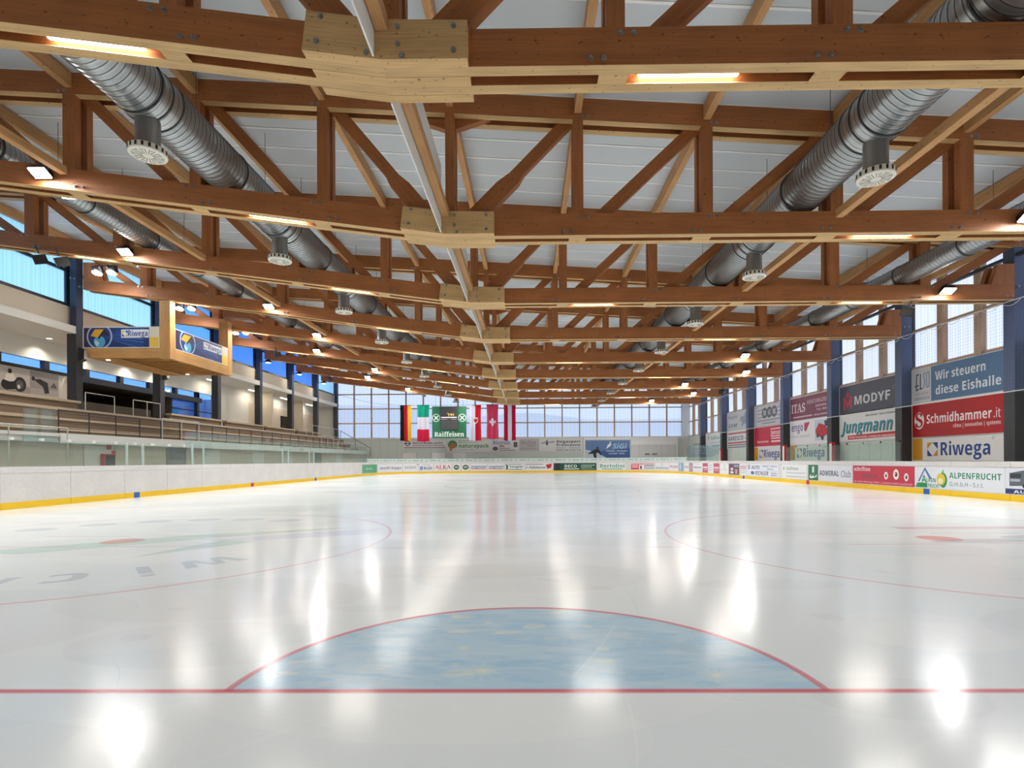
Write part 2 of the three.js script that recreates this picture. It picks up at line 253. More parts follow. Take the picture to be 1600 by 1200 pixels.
// ---------- roof trusses ----------
const ORD = ['nearest the camera', 'second from the camera', 'third from the camera', 'fourth from the camera', 'fifth from the camera', 'sixth from the camera', 'seventh from the camera', 'second last before the far windows', 'last before the far windows'];
const boltG = merge([new THREE.CylinderGeometry(0.042, 0.042, 0.012, 12).rotateX(Math.PI / 2), new THREE.CylinderGeometry(0.024, 0.026, 0.04, 6).rotateX(Math.PI / 2).translate(0, 0, 0.02)]);
function makeTruss(bolts) {
  const t = new THREE.Group(), L = [0.18 - 0.48, 0.38 - 0.48, 0.58 - 0.48, 0.78 - 0.48];   // beam layers about the middle plane
  const xl = -21.8, xr = 18.07, tl = -22.6, tr = 18.9, cb = chordBottom, top = topBottom;
  const layers = [[L[0], L[1]], [L[2], L[3]]];
  for (const [a, b] of layers) {
    part('top_chord', prism([[tl, top(tl)], [tr, top(tr)], [tr, top(tr) + 0.57], [tl, top(tl) + 0.57]], a, b, [1, -0.0627], rnd()), M.glulam, t);
    part('bottom_chord', prism([[xl, cb(xl)], [APEX, 7.25], [APEX, 7.25 + CH], [xl, cb(xl) + CH]], a, b, [-1, 0.1336], rnd()), M.glulam, t);
    part('bottom_chord', prism([[APEX, 7.25], [xr, 7.25], [xr, 7.25 + CH], [APEX, 7.25 + CH]], a, b, [1, 0], rnd()), M.glulam, t);
    const strip5 = (p, dir) => part('blond_soffit', prism([p[0], p[1], [p[1][0], p[1][1] - 0.006], [p[0][0], p[0][1] - 0.006]], a, b, dir, rnd()), M.blond, t, 'pale bare timber on the underside');  // thin strip of paler wood tone along each chord underside
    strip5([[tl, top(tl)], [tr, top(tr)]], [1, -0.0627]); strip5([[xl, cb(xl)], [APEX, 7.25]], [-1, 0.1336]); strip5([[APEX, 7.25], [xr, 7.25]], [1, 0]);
    NODES.forEach((x, k) => {
      const q = Math.abs(k - 6); if (q === 6) return;
      const w = (0.24 + 0.028 * q) / 2;
      part('post', prism([[x - w, cb(x - w) + CH], [x + w, cb(x + w) + CH], [x + w, top(x + w)], [x - w, top(x - w)]], a, b, [0, 1], rnd()), M.glulam, t);
    });
    for (const [x, s] of [[xl, 1], [xr, -1]]) part('end_block', prism([[x, cb(x) + CH], [x + s * 0.85, cb(x + s * 0.85) + CH], [x + s * 0.6, cb(x) + 1.3], [x, cb(x) + 1.32]], a, b, [0, 1], rnd()), M.glulam, t);
  }
  const mid = [L[1] + 0.004, L[2] - 0.004];
  for (let k = 0; k < 12; k++) {            // diagonals rise outwards from the middle
    const s = k < 6 ? -1 : 1, xi = s < 0 ? NODES[k + 1] : NODES[k], xo = s < 0 ? NODES[k] : NODES[k + 1];
    const p0 = [xi + s * 0.59, cb(xi) + CH], p1 = [xo - s * 0.35, top(xo)], sl = (p1[1] - p0[1]) / (p1[0] - p0[0]), th = Math.atan(Math.abs(sl)), hw = 0.15 / Math.sin(th);
    const at = (y) => p0[0] + (y - p0[1]) / sl, yb = cb(xi) + 0.004, yt = top(xo) + 0.3;
    part('diagonal', prism([[at(yb) - hw, yb + (s < 0 ? 0.04 : 0)], [at(yb) + hw, yb], [at(yt) + hw, yt], [at(yt) - hw, yt]], ...mid, [1, sl], rnd()), M.glulam, t);
    { const xa = at(yb) - hw, xb = at(yb) + hw; part('blond_soffit', prism([[xa, cb(xa)], [xb, cb(xb)], [xb, cb(xb) - 0.006], [xa, cb(xa) - 0.006]], ...mid, [1, 0], rnd()), M.blond, t, 'pale bare timber on the underside'); }  // same paler strip under the diagonal end
    if (k === 5 || k === 6) { const y0 = 7.83, y1 = 8.75, e = hw * 0.45; part('haunch', prism([[at(y0) - hw - e, y0], [at(y0) + hw + e, y0], [at(y1) + hw + e * 0.9, y1], [at(y1 + 0.25) + hw * 0.9, y1 + 0.25], [at(y1 + 0.25) - hw * 0.9, y1 + 0.25], [at(y1) - hw - e * 0.9, y1]], L[1] - 0.03, L[2] + 0.03, [1, sl], rnd()), M.glulam, t); }
  }
  for (const s of [-1, 1]) part('corbel', prism([[-2 + s * 0.13, top(-2)], [-2 + s * 0.13, top(-2) - 0.3], [-2 + s * 1.05, top(-2)]], ...mid, [1, 0], rnd()), M.glulam, t);
  const plate = [[-3.27, 7.392], [APEX, 7.24], [-0.84, 7.24], [-0.84, 7.8], [APEX, 7.83], [-3.2, 7.97]];
  const half = (a, b, o) => [[[plate[0], plate[1], plate[4], plate[5]], [-1, 0.1336]], [[plate[1], plate[2], plate[3], plate[4]], [1, 0]]].map(([p, dir]) => prism(p, a, b, dir, o));
  part('gusset_plate', merge(half(-0.48, -0.3, 0.2)), M.plywood, t); part('gusset_plate', merge(half(0.3, 0.48, 0.5)), M.plywood, t); part('gusset_core', merge(half(L[1], L[2], 0.8)), M.plywood, t);
  if (bolts) {
    const bolt = (x, y, f) => part('bolt', boltG, M.bolt, t).position.set(x, y, f);
    NODES.forEach((x, k) => { const s = k < 6 ? -1 : 1; if (k === 6) return; for (const o of [0.06, 0.26]) bolt(x + s * o, cb(x + s * o) + CH - 0.09, -L[0] + 0.004); for (const o of [0.38, 0.18]) bolt(x - s * o, cb(x - s * o) + 0.1, -L[0] + 0.004); for (const o of [0.1, 0.26]) bolt(x + s * o, top(x) + 0.08, -L[0] + 0.004); });
    for (const [x, y] of [[-2.99, 7.88], [-3.05, 7.52], [-2.32, 7.34], [-1.86, 7.71], [-1.86, 7.46], [-1.8, 7.29], [-1.04, 7.72], [-1.04, 7.36]]) bolt(x, y, 0.484);
  }
  return t;
}
for (let n = -2; n < 9; n++) {
  const t = makeTruss(n >= 0 && n < 4); t.name = numbered('roof_truss'); t.position.z = -centre(n);
  t.userData = { label: `glued timber roof truss spanning the hall, ${n < 0 ? (n < -1 ? 'behind the camera' : 'right above the camera') : ORD[n]}`, category: 'truss', group: 'timber roof trusses' }; scene.add(t);
}

// ---------- rink boards ----------
const L1 = FAR - NEAR - 2 * RAD, LA = Math.PI / 2 * RAD, L2 = 2 * (HALF - RAD), LOOP = 2 * L1 + 4 * LA + 2 * L2;
function outline(s) {   // point of the inner board face and the way inwards, starting on the left side
  s = ((s % LOOP) + LOOP) % LOOP; const w = HALF, r = RAD, arc = (cx, cd, a) => ({ x: cx - r * Math.cos(a), d: cd + r * Math.sin(a), nx: Math.cos(a), nd: -Math.sin(a) });
  if (s < L1) return { x: -w, d: NEAR + r + s, nx: 1, nd: 0 }; s -= L1;
  if (s < LA) return arc(-w + r, FAR - r, s / r); s -= LA;
  if (s < L2) return { x: -w + r + s, d: FAR, nx: 0, nd: -1 }; s -= L2;
  if (s < LA) return arc(w - r, FAR - r, Math.PI / 2 + s / r); s -= LA;
  if (s < L1) return { x: w, d: FAR - r - s, nx: -1, nd: 0 }; s -= L1;
  if (s < LA) return arc(w - r, NEAR + r, Math.PI + s / r); s -= LA;
  if (s < L2) return { x: w - r - s, d: NEAR, nx: 0, nd: 1 }; s -= L2;
  return arc(-w + r, NEAR + r, Math.PI * 1.5 + s / r);
}
// a strip that follows the boards: [i0, i1] distances inwards of its outer and inner face
function strip(s0, s1, y0, y1, i0, i1, unit) {
  const n = Math.max(1, Math.ceil((s1 - s0) / 0.6)), pos = [], uv = [];
  const P = (k, y, i) => { const o = outline(s0 + (s1 - s0) * k / n); return [o.x + o.nx * i, y, -(o.d + o.nd * i)]; };
  const U = (k) => unit ? k / n : s0 + (s1 - s0) * k / n, Wv = (y) => unit ? (y - y0) / (y1 - y0) : y;
  const quad = (a, b, c, d, ua, ub, va, vb) => { pos.push(...a, ...b, ...c, ...a, ...c, ...d); uv.push(ua, va, ub, va, ub, vb, ua, va, ub, vb, ua, vb); };
  for (let k = 0; k < n; k++) {
    quad(P(k, y0, i1), P(k + 1, y0, i1), P(k + 1, y1, i1), P(k, y1, i1), U(k), U(k + 1), Wv(y0), Wv(y1));
    quad(P(k + 1, y0, i0), P(k, y0, i0), P(k, y1, i0), P(k + 1, y1, i0), U(k + 1), U(k), Wv(y0), Wv(y1));
    quad(P(k, y1, i1), P(k + 1, y1, i1), P(k + 1, y1, i0), P(k, y1, i0), U(k), U(k + 1), 0.98, 0.99);
  }
  for (const [k, f] of [[0, 0], [n, 1]]) { const a = P(k, y0, i0), b = P(k, y0, i1), c = P(k, y1, i1), d = P(k, y1, i0); if (f) quad(b, a, d, c, 0.01, 0.02, 0, 0.02); else quad(a, b, c, d, 0.01, 0.02, 0, 0.02); }
  return raw(pos, uv);
}
const boards = thing('rink_boards', 'white dasher boards with yellow kick plate running round the whole ice', 'boards');
{
  const n = 70, st = LOOP / n;
  for (let k = 0; k < n; k++) {
    const a = k * st + 0.44, b = a + st - 0.012;
    part('board_panel', strip(a, b, 0.2, 1.06, -0.1, 0), M.board, boards);
    part('kick_plate', strip(a, b, 0, 0.2, -0.1, 0.012), M.yellow, boards);
    part('top_band', strip(a, b, 1.065, 1.25, -0.1, 0.008), M.board, boards);
  }
  for (const [s, m] of [[12.9, M.blue], [21.56, M.red], [30.3, M.blue], [95.92, M.blue], [104.58, M.red], [113.22, M.blue]]) part('line_mark', strip(s - 0.15, s + 0.15, 0.0, 0.205, 0, 0.017), m, boards, m === M.blue ? 'blue line mark' : 'red centre line mark');
}
// ---------- lettering helpers ----------
function text(g, s, x, y, size, color, { font = 'sans-serif', weight = 'bold', align = 'left', fit = 0, italic = false } = {}) {
  g.font = `${italic ? 'italic ' : ''}${weight} ${size}px ${font}`; g.fillStyle = color; g.textAlign = 'left'; g.textBaseline = 'alphabetic';
  const w = g.measureText(s).width, k = fit ? fit / w : 1, W = w * k;
  g.save(); g.translate(align === 'center' ? x - W / 2 : align === 'right' ? x - W : x, y); g.scale(k, 1); g.fillText(s, 0, 0); g.restore();
}
const fill = (g, c, x, y, w, h) => { g.fillStyle = c; g.fillRect(x, y, w, h); };
const poly = (g, c, ...p) => { g.fillStyle = c; g.beginPath(); p.forEach(([x, y], i) => g[i ? 'lineTo' : 'moveTo'](x, y)); g.closePath(); g.fill(); };
const disc = (g, c, x, y, r, ry = r) => { g.fillStyle = c; g.beginPath(); g.ellipse(x, y, r, ry, 0, 0, 7); g.fill(); };
const ringed = (g, c, x, y, r, w) => { g.strokeStyle = c; g.lineWidth = w; g.beginPath(); g.ellipse(x, y, r, r, 0, 0, 7); g.stroke(); };
const crossed = (g, c, x, y, r) => { g.strokeStyle = c; g.lineWidth = r * 0.3; for (const s of [-1, 1]) { g.beginPath(); g.moveTo(x - r * 0.55, y - s * r * 0.55); g.lineTo(x + r * 0.55, y + s * r * 0.55); g.stroke(); } };
const printMat = (w, h, draw) => new THREE.MeshStandardMaterial({ map: canvasTexture(w, h, draw), roughness: 0.45 });
const WH = '#e4e3e6';
// ads printed on the boards: [from, to, label, pixels wide, draw]
const ADS = [
  [41.02, 44.96, 'green advertisement with pale lettering', 160, (g, w, h) => { fill(g, '#5aa07a', 0, 0, w, h); disc(g, '#9cc9b0', w * 0.36, h * 0.5, w * 0.07, h * 0.12); fill(g, '#9cc9b0', w * 0.46, h * 0.42, w * 0.3, h * 0.16); }],
  [45.2, 48.78, 'white advertisement reading Smurfit Kappa', 256, (g, w, h) => { fill(g, WH, 0, 0, w, h); text(g, '⊙Smurfit Kappa', w / 2, h * 0.62, h * 0.42, '#46506e', { align: 'center', font: 'serif', fit: w * 0.96 }); }],
  [48.94, 50.74, 'white advertisement reading DODO', 192, (g, w, h) => { fill(g, WH, 0, 0, w, h); text(g, 'DODO', w / 2, h * 0.62, h * 0.42, '#30343c', { align: 'center', fit: w * 0.8, weight: 'normal' }); poly(g, '#24365a', [w * 0.9, h * 0.05], [w, h * 0.05], [w, h * 0.22]); }],
  [50.96, 52.42, 'white advertisement reading RUD', 160, (g, w, h) => { fill(g, WH, 0, 0, w, h); fill(g, '#2a4a9c', w * 0.03, h * 0.36, w * 0.2, h * 0.42); fill(g, WH, w * 0.1, h * 0.45, w * 0.06, h * 0.24); text(g, 'RUD', w * 0.3, h * 0.78, h * 0.52, '#39466f', { fit: w * 0.66 }); fill(g, '#7b88a8', w * 0.15, h * 0.14, w * 0.7, h * 0.05); }],
  [52.64, 54.48, 'white advertisement reading ALKA in red', 192, (g, w, h) => { fill(g, WH, 0, 0, w, h); text(g, 'ALKA', w / 2, h * 0.66, h * 0.68, '#c0202c', { align: 'center', font: 'serif', fit: w * 0.94 }); fill(g, '#9a8a88', w * 0.2, h * 0.78, w * 0.6, h * 0.06); }],
  [54.7, 55.4, 'dark green shield emblem', 80, (g, w, h) => { fill(g, WH, 0, 0, w, h); disc(g, '#4b6b54', w / 2, h * 0.5, w * 0.44, h * 0.34); fill(g, '#e7e4da', w * 0.26, h * 0.42, w * 0.48, h * 0.12); }],
  [55.68, 56.46, 'second dark green shield emblem', 80, (g, w, h) => { fill(g, WH, 0, 0, w, h); disc(g, '#4b6b54', w / 2, h * 0.5, w * 0.44, h * 0.34); fill(g, '#e7e4da', w * 0.26, h * 0.42, w * 0.48, h * 0.12); }],
  ...[[56.6, 58.44], [58.58, 60.36]].map(([a, b], i) => [a, b, `${i ? 'second ' : ''}white advertisement reading Jungmann`, 192, (g, w, h) => { fill(g, WH, 0, 0, w, h); text(g, 'Jungmann', w / 2, h * 0.58, h * 0.46, '#2b6f86', { align: 'center', fit: w * 0.94, italic: true }); fill(g, '#c04a52', w * 0.06, h * 0.68, w * 0.88, h * 0.09); }]),
  [60.58, 62.56, 'white advertisement reading Tengler in green', 192, (g, w, h) => { fill(g, WH, 0, 0, w, h); disc(g, '#1f5a49', 0, h * 0.5, w * 0.1, h * 0.4); text(g, 'Tengler', w * 0.16, h * 0.62, h * 0.44, '#2f7d5a', { fit: w * 0.8 }); fill(g, '#7f8a86', w * 0.1, h * 0.1, w * 0.8, h * 0.07); fill(g, '#5d6a6a', w * 0.1, h * 0.8, w * 0.8, h * 0.08); }],
  [62.64, 65.62, 'white advertisement with script lettering and a red box', 288, (g, w, h) => { fill(g, WH, 0, 0, w, h); text(g, 'F. Pallabazzer', w * 0.02, h * 0.72, h * 0.46, '#2b3340', { font: 'serif', italic: true, fit: w * 0.76 }); poly(g, '#c22430', [w * 0.78, h * 0.2], [w, h * 0.05], [w * 0.98, h * 0.6], [w * 0.84, h * 0.78]); fill(g, '#70777e', w * 0.02, h * 0.1, w * 0.66, h * 0.08); }],
  [65.82, 70.56, 'dark green advertisement reading DECO', 384, (g, w, h) => { fill(g, '#1d5240', 0, 0, w, h); poly(g, '#2d3036', [w * 0.04, 0], [w * 0.15, 0], [w * 0.15, h], [0, h]); text(g, 'DECO', w * 0.25, h * 0.62, h * 0.56, '#e8ebe6', { fit: w * 0.3 }); fill(g, '#e8ebe6', w * 0.24, h * 0.74, w * 0.36, h * 0.12); text(g, 'werbetechnik', w * 0.64, h * 0.36, h * 0.22, '#dfe5df', { fit: w * 0.32 }); text(g, 'pubblicità', w * 0.64, h * 0.62, h * 0.22, '#dfe5df', { fit: w * 0.26 }); fill(g, '#a9bdb0', w * 0.64, h * 0.78, w * 0.32, h * 0.07); }],
  [70.84, 73.74, 'white advertisement reading Bertolini in green', 256, (g, w, h) => { fill(g, WH, 0, 0, w, h); text(g, 'Bertolini', w / 2, h * 0.64, h * 0.66, '#3f8d6f', { align: 'center', fit: w * 0.96 }); fill(g, '#6da68d', w * 0.1, h * 0.76, w * 0.8, h * 0.12); }],
  [74.38, 77.2, 'advertisement with a red block and grey lettering', 256, (g, w, h) => { fill(g, WH, 0, 0, w, h); fill(g, '#cf4b57', 0, h * 0.06, w, h * 0.07); fill(g, '#cf4b57', 0, h * 0.2, w * 0.48, h * 0.7); fill(g, '#f0e4e4', w * 0.32, h * 0.28, w * 0.17, h * 0.56); disc(g, '#3a2e30', w * 0.405, h * 0.6, w * 0.04, h * 0.2); for (const y of [0.24, 0.44]) fill(g, '#ecd6d8', w * 0.04, h * y + h * 0.08, w * 0.24, h * 0.1); for (const [y, c] of [[0.26, '#5c6066'], [0.5, '#9a9ca2'], [0.7, '#9a9ca2']]) fill(g, c, w * 0.53, h * y, w * 0.45, h * 0.12); }],
  [77.28, 79.12, 'white advertisement reading minus', 160, (g, w, h) => { fill(g, WH, 0, 0, w, h); text(g, 'minus', w / 2, h * 0.82, h * 0.5, '#4a4d52', { align: 'center', fit: w * 0.96, weight: 'normal' }); ringed(g, '#9aa', w * 0.5, h * 0.2, h * 0.13, 3); }],
  [79.22, 80.68, 'white advertisement reading PLOSE in red', 160, (g, w, h) => { fill(g, WH, 0, 0, w, h); text(g, 'PLOSE', w / 2, h * 0.6, h * 0.34, '#b5303e', { align: 'center', fit: w * 0.92 }); }],
  [80.74, 81.68, 'light blue bottle picture', 64, (g, w, h) => { fill(g, '#88a7c6', 0, 0, w, h); fill(g, '#b9cfe2', w * 0.2, h * 0.1, w * 0.3, h * 0.8); }],
  [81.82, 82.98, 'second white advertisement reading PLOSE', 128, (g, w, h) => { fill(g, WH, 0, 0, w, h); text(g, 'PLOSE', w / 2, h * 0.6, h * 0.32, '#b5303e', { align: 'center', fit: w * 0.92 }); }],
  [83.18, 84.16, 'mauve printed block', 64, (g, w, h) => { fill(g, '#a8808e', 0, 0, w, h); fill(g, '#c9a9b3', w * 0.3, h * 0.2, w * 0.3, h * 0.6); }],
  [84.34, 86.88, 'white advertisement with one grey line of lettering', 192, (g, w, h) => { fill(g, WH, 0, 0, w, h); fill(g, '#8b90a0', w * 0.06, h * 0.42, w * 0.88, h * 0.12); }],
  ...[[87.06, 88.38], [89.8, 91.12]].map(([a, b], i) => [a, b, `${i ? 'second ' : ''}red and pink printed block`, 96, (g, w, h) => { fill(g, '#b9566a', 0, 0, w, h); fill(g, '#e6cfd4', w * 0.08, h * 0.34, w * 0.84, h * 0.2); fill(g, '#d98d9a', w * 0.15, h * 0.62, w * 0.7, h * 0.14); }]),
  [88.54, 89.64, 'white advertisement with pale blue lines', 96, (g, w, h) => { fill(g, WH, 0, 0, w, h); for (const y of [0.15, 0.4, 0.65]) fill(g, '#aab4cc', w * 0.1, h * y, w * 0.8, h * 0.1); }],
  [91.4, 93.02, 'white advertisement with a thin grey cross emblem', 128, (g, w, h) => { fill(g, WH, 0, 0, w, h); fill(g, '#7c8288', w * 0.48, h * 0.05, w * 0.04, h * 0.36); for (let k = 0; k < 7; k++) disc(g, '#aeb3b8', w * (0.18 + 0.1 * k), h * (0.52 + 0.12 * (k % 2)), w * 0.035); }],
  [93.14, 95.12, 'dark mauve printed block', 128, (g, w, h) => { fill(g, '#6b4a5a', 0, 0, w, h); fill(g, '#8fa3c0', w * 0.5, h * 0.1, w * 0.45, h * 0.2); disc(g, '#e5dfe0', w * 0.3, h * 0.5, w * 0.12, h * 0.14); fill(g, '#e5dfe0', w * 0.15, h * 0.7, w * 0.3, h * 0.2); fill(g, '#c9a48c', w * 0.62, h * 0.5, w * 0.2, h * 0.4); }],
  [95.22, 96.46, 'white advertisement with pink lines', 96, (g, w, h) => { fill(g, WH, 0, 0, w, h); for (const y of [0.2, 0.36]) fill(g, '#c4707c', w * 0.05, h * y, w * 0.9, h * 0.07); for (const y of [0.55, 0.72]) fill(g, '#b9bcc4', w * 0.05, h * y, w * 0.8, h * 0.06); }],
  [96.58, 101.12, 'white advertisement reading AUTO PICHLER', 512, (g, w, h) => { fill(g, '#dfe1ea', 0, 0, w, h); ringed(g, '#3a4a7c', w * 0.06, h * 0.26, h * 0.13, 9); text(g, 'AUTO', w * 0.14, h * 0.42, h * 0.4, '#2e3a66', { fit: w * 0.28, italic: true }); disc(g, '#3f5a9c', w * 0.18, h * 0.74, w * 0.06, h * 0.14); text(g, 'PICHLER', w * 0.26, h * 0.88, h * 0.42, '#2e3a66', { fit: w * 0.44, italic: true }); text(g, 'VERKAUF - VENDITA', w * 0.52, h * 0.22, h * 0.15, '#5d6684', { fit: w * 0.45 }); text(g, 'SERVICE', w * 0.66, h * 0.44, h * 0.15, '#5d6684', { fit: w * 0.2 }); fill(g, '#8890a8', w * 0.5, h * 0.52, w * 0.48, h * 0.015); fill(g, '#8a90a6', w * 0.78, h * 0.66, w * 0.18, h * 0.07); fill(g, '#8a90a6', w * 0.78, h * 0.82, w * 0.18, h * 0.07); }],
  [101.62, 104.42, 'white advertisement reading Raiffeisen in green', 320, (g, w, h) => { fill(g, WH, 0, 0, w, h); crossed(g, '#6a8a80', w * 0.08, h * 0.28, h * 0.2); text(g, 'Raiffeisen', w * 0.18, h * 0.38, h * 0.3, '#7a9488', { fit: w * 0.52, font: 'serif' }); fill(g, '#c0c6c8', w * 0.18, h * 0.54, w * 0.76, h * 0.09); fill(g, '#c0c6c8', w * 0.18, h * 0.8, w * 0.78, h * 0.09); }],
  [104.62, 105.58, 'small green advertisement with white script', 128, (g, w, h) => { fill(g, '#2f7055', 0, 0, w, h); fill(g, '#cfe0d4', w * 0.4, h * 0.1, w * 0.22, h * 0.4); poly(g, '#dfe9e0', [w * 0.1, h * 0.84], [w * 0.22, h * 0.6], [w * 0.34, h * 0.78], [w * 0.52, h * 0.64], [w * 0.62, h * 0.8], [w * 0.9, h * 0.6], [w * 0.86, h * 0.78], [w * 0.3, h * 0.9]); }],
  [105.7, 108.5, 'white advertisement reading ADMIRAL Club', 384, (g, w, h) => { fill(g, '#dcdde6', 0, 0, w, h); text(g, 'ADMIRAL', w * 0.01, h * 0.66, h * 0.44, '#33405a', { fit: w * 0.62 }); text(g, 'Club', w * 0.69, h * 0.7, h * 0.5, '#33405a', { fit: w * 0.29, font: 'serif', italic: true, weight: 'normal' }); }],
  [108.6, 112.58, 'red advertisement reading schriften meister with three eyes', 512, (g, w, h) => { fill(g, '#c0344a', 0, 0, w, h); text(g, 'schriften', w * 0.02, h * 0.3, h * 0.32, '#f0d9dc', { fit: w * 0.3 }); text(g, 'meister', w * 0.17, h * 0.66, h * 0.3, '#6b4a60', { fit: w * 0.28 }); for (const [x, y, r, c] of [[0.58, 0.5, 0.2, '#2a2f33'], [0.735, 0.42, 0.27, '#4a2226'], [0.885, 0.54, 0.2, '#20303c']]) { disc(g, '#efe6de', w * x, h * y, h * r * 0.75, h * r); disc(g, c, w * x, h * y, h * r * 0.36, h * r * 0.46); disc(g, '#f2ece6', w * x - h * r * 0.12, h * y - h * r * 0.12, h * r * 0.12); } text(g, 'wir machen Werbung sichtbar | rendiamo visibile la pubblicità', w * 0.02, h * 0.94, h * 0.14, '#eccfd4', { fit: w * 0.95, weight: 'normal' }); }],
  [112.62, 116.56, 'white advertisement reading ALPENFRUCHT with a green apple', 640, (g, w, h) => {
    fill(g, '#e0e2ea', 0, 0, w, h); poly(g, '#4c78b4', [w * 0.13, h * 0.02], [w * 0.22, h * 0.56], [w * 0.185, h * 0.56], [w * 0.128, h * 0.16], [w * 0.06, h * 0.7], [w * 0.035, h * 0.7]);
    poly(g, '#1f8a4e', [0, h * 0.98], [w * 0.03, h * 0.76], [w * 0.16, h * 0.76], [w * 0.16, h * 0.98]); text(g, 'A', w * 0.085, h * 0.74, h * 0.46, '#1f8a4e', {}); text(g, 'LPEN', w * 0.145, h * 0.72, h * 0.26, '#22705a', { fit: w * 0.125 }); text(g, 'FRUCHT', w * 0.165, h * 0.97, h * 0.25, '#2d7a58', { fit: w * 0.15 });
    disc(g, '#2b8a50', w * 0.355, h * 0.6, w * 0.05, h * 0.34); disc(g, '#d9c23e', w * 0.33, h * 0.56, w * 0.052, h * 0.27); disc(g, '#efe2b8', w * 0.325, h * 0.64, w * 0.03, h * 0.13); poly(g, '#49a05a', [w * 0.335, h * 0.3], [w * 0.36, h * 0.08], [w * 0.362, h * 0.24]);
    text(g, 'ALPENFRUCHT', w * 0.43, h * 0.5, h * 0.36, '#2b8560', { fit: w * 0.54 }); text(g, 'G.m.b.H - S.r.l.', w * 0.43, h * 0.84, h * 0.26, '#3f7a6a', { fit: w * 0.37, weight: 'normal' });
  }],
  [116.58, 119.4, 'white advertisement with a grey lorry over a blue AUTOT strip', 384, (g, w, h) => { fill(g, '#dcdee6', 0, 0, w, h); poly(g, '#5b626c', [w * 0.05, h * 0.2], [w * 0.26, h * 0.06], [w * 0.28, h * 0.66], [w * 0.05, h * 0.7]); fill(g, '#2c333c', w * 0.06, h * 0.22, w * 0.13, h * 0.16); fill(g, '#a7aeb8', w * 0.06, h * 0.42, w * 0.12, h * 0.1); disc(g, '#22262c', w * 0.24, h * 0.68, w * 0.035, h * 0.09); fill(g, '#3a4048', w * 0.28, h * 0.56, w * 0.4, h * 0.1); disc(g, '#22262c', w * 0.5, h * 0.7, w * 0.035, h * 0.09); fill(g, '#26336e', 0, h * 0.8, w, h * 0.2); text(g, 'AUTOTRASPORTI', w * 0.1, h * 0.96, h * 0.16, '#e8e8f0', { fit: w * 0.86 }); }],
];
for (const [a, b, label, px, draw] of ADS) part('printed_advertisement', strip(a, b, 0.235, 1.045, 0.0, 0.006, true), printMat(px, Math.min(256, Math.max(64, Math.round(px * 0.84 / (b - a)))), draw), boards, label);
{ // low printed glass band above the far boards
  const t = canvasTexture(512, 64, (g, w, h) => { fill(g, '#c9d9d2', 0, 0, w, h); poly(g, '#8fc4a0', [w * 0.06, h * 0.8], [w * 0.13, h * 0.25], [w * 0.2, h * 0.8]); g.strokeStyle = '#6f93a0'; g.lineWidth = 7; g.beginPath(); for (let x = 0.32; x < 0.72; x += 0.02) g[x > 0.32 ? 'lineTo' : 'moveTo'](w * x, h * (0.55 + 0.2 * Math.sin(x * 130))); g.stroke(); g.lineWidth = 9; g.beginPath(); g.moveTo(w * 0.78, h * 0.9); g.lineTo(w * 0.83, h * 0.2); g.lineTo(w * 0.87, h * 0.75); g.lineTo(w * 0.94, h * 0.35); g.stroke(); });
  t.wrapS = THREE.RepeatWrapping; t.repeat.set(1 / 1.98, 1 / 0.36); t.offset.set(0, -1.25 / 0.36); t.wrapT = THREE.RepeatWrapping;
  part('printed_glass_band', strip(42.7, 82.3, 1.255, 1.6, -0.07, -0.055), new THREE.MeshStandardMaterial({ map: t, roughness: 0.3 }), boards, 'pale green band with a repeated blue wave print');
}
function glassRun(name, label, s0, s1, y1, step) {
  const o = thing(name, label, 'rink glass', 'glass screens on the boards'), n = Math.round((s1 - s0) / step), w = (s1 - s0) / n;
  for (let k = 0; k < n; k++) {
    part('glass_pane', strip(s0 + k * w + 0.006, s0 + (k + 1) * w - 0.006, 1.25, y1, -0.062, -0.05), M.glass, o);
    if (y1 < 2.2) { const q = outline(s0 + (k + 1) * w); part('clip', box(q.x - q.nx * 0.07 - 0.02, q.x - q.nx * 0.03 + 0.02, y1 - 0.03, y1 + 0.05, q.d - 0.05, q.d + 0.05), M.white, o); }
  }
  return o;
}
glassRun('board_glass', 'low clear glass screen on the plain left boards nearest the camera', 3, 15.85, 2.08, 0.99);
glassRun('board_glass', 'tall greenish glass screen on the left boards below the stand', 15.92, 42.6, 2.72, 1.03);
glassRun('board_glass', 'low glass screen on the right boards in front of the Jungmann sign', 102, 111.7, 2.06, 1.2);
glassRun('board_glass', 'tall greenish glass screen round the far right corner', 82.4, 91, 2.6, 1.07);
for (const [k, d] of [20.18, 21.03, 24.16, 24.98, 33.07, 33.88, 37.14, 37.91].entries()) {
  const o = thing('gate_post', `slim white gate post in the left glass screen, number ${['one', 'two', 'three', 'four', 'five', 'six', 'seven', 'eight'][k]} counted from the camera`, 'post', 'white gate posts', V(-HALF - 0.1, 1.25, d));
  part('post_shaft', box(-0.03, 0.03, 0, k < 2 ? 0.86 : 1.0, -0.035, 0.035, 'y'), M.white, o); part('post_cap', box(-0.036, 0.036, k < 2 ? 0.86 : 1.0, k < 2 ? 0.875 : 1.015, -0.042, 0.042), M.rail, o);
}

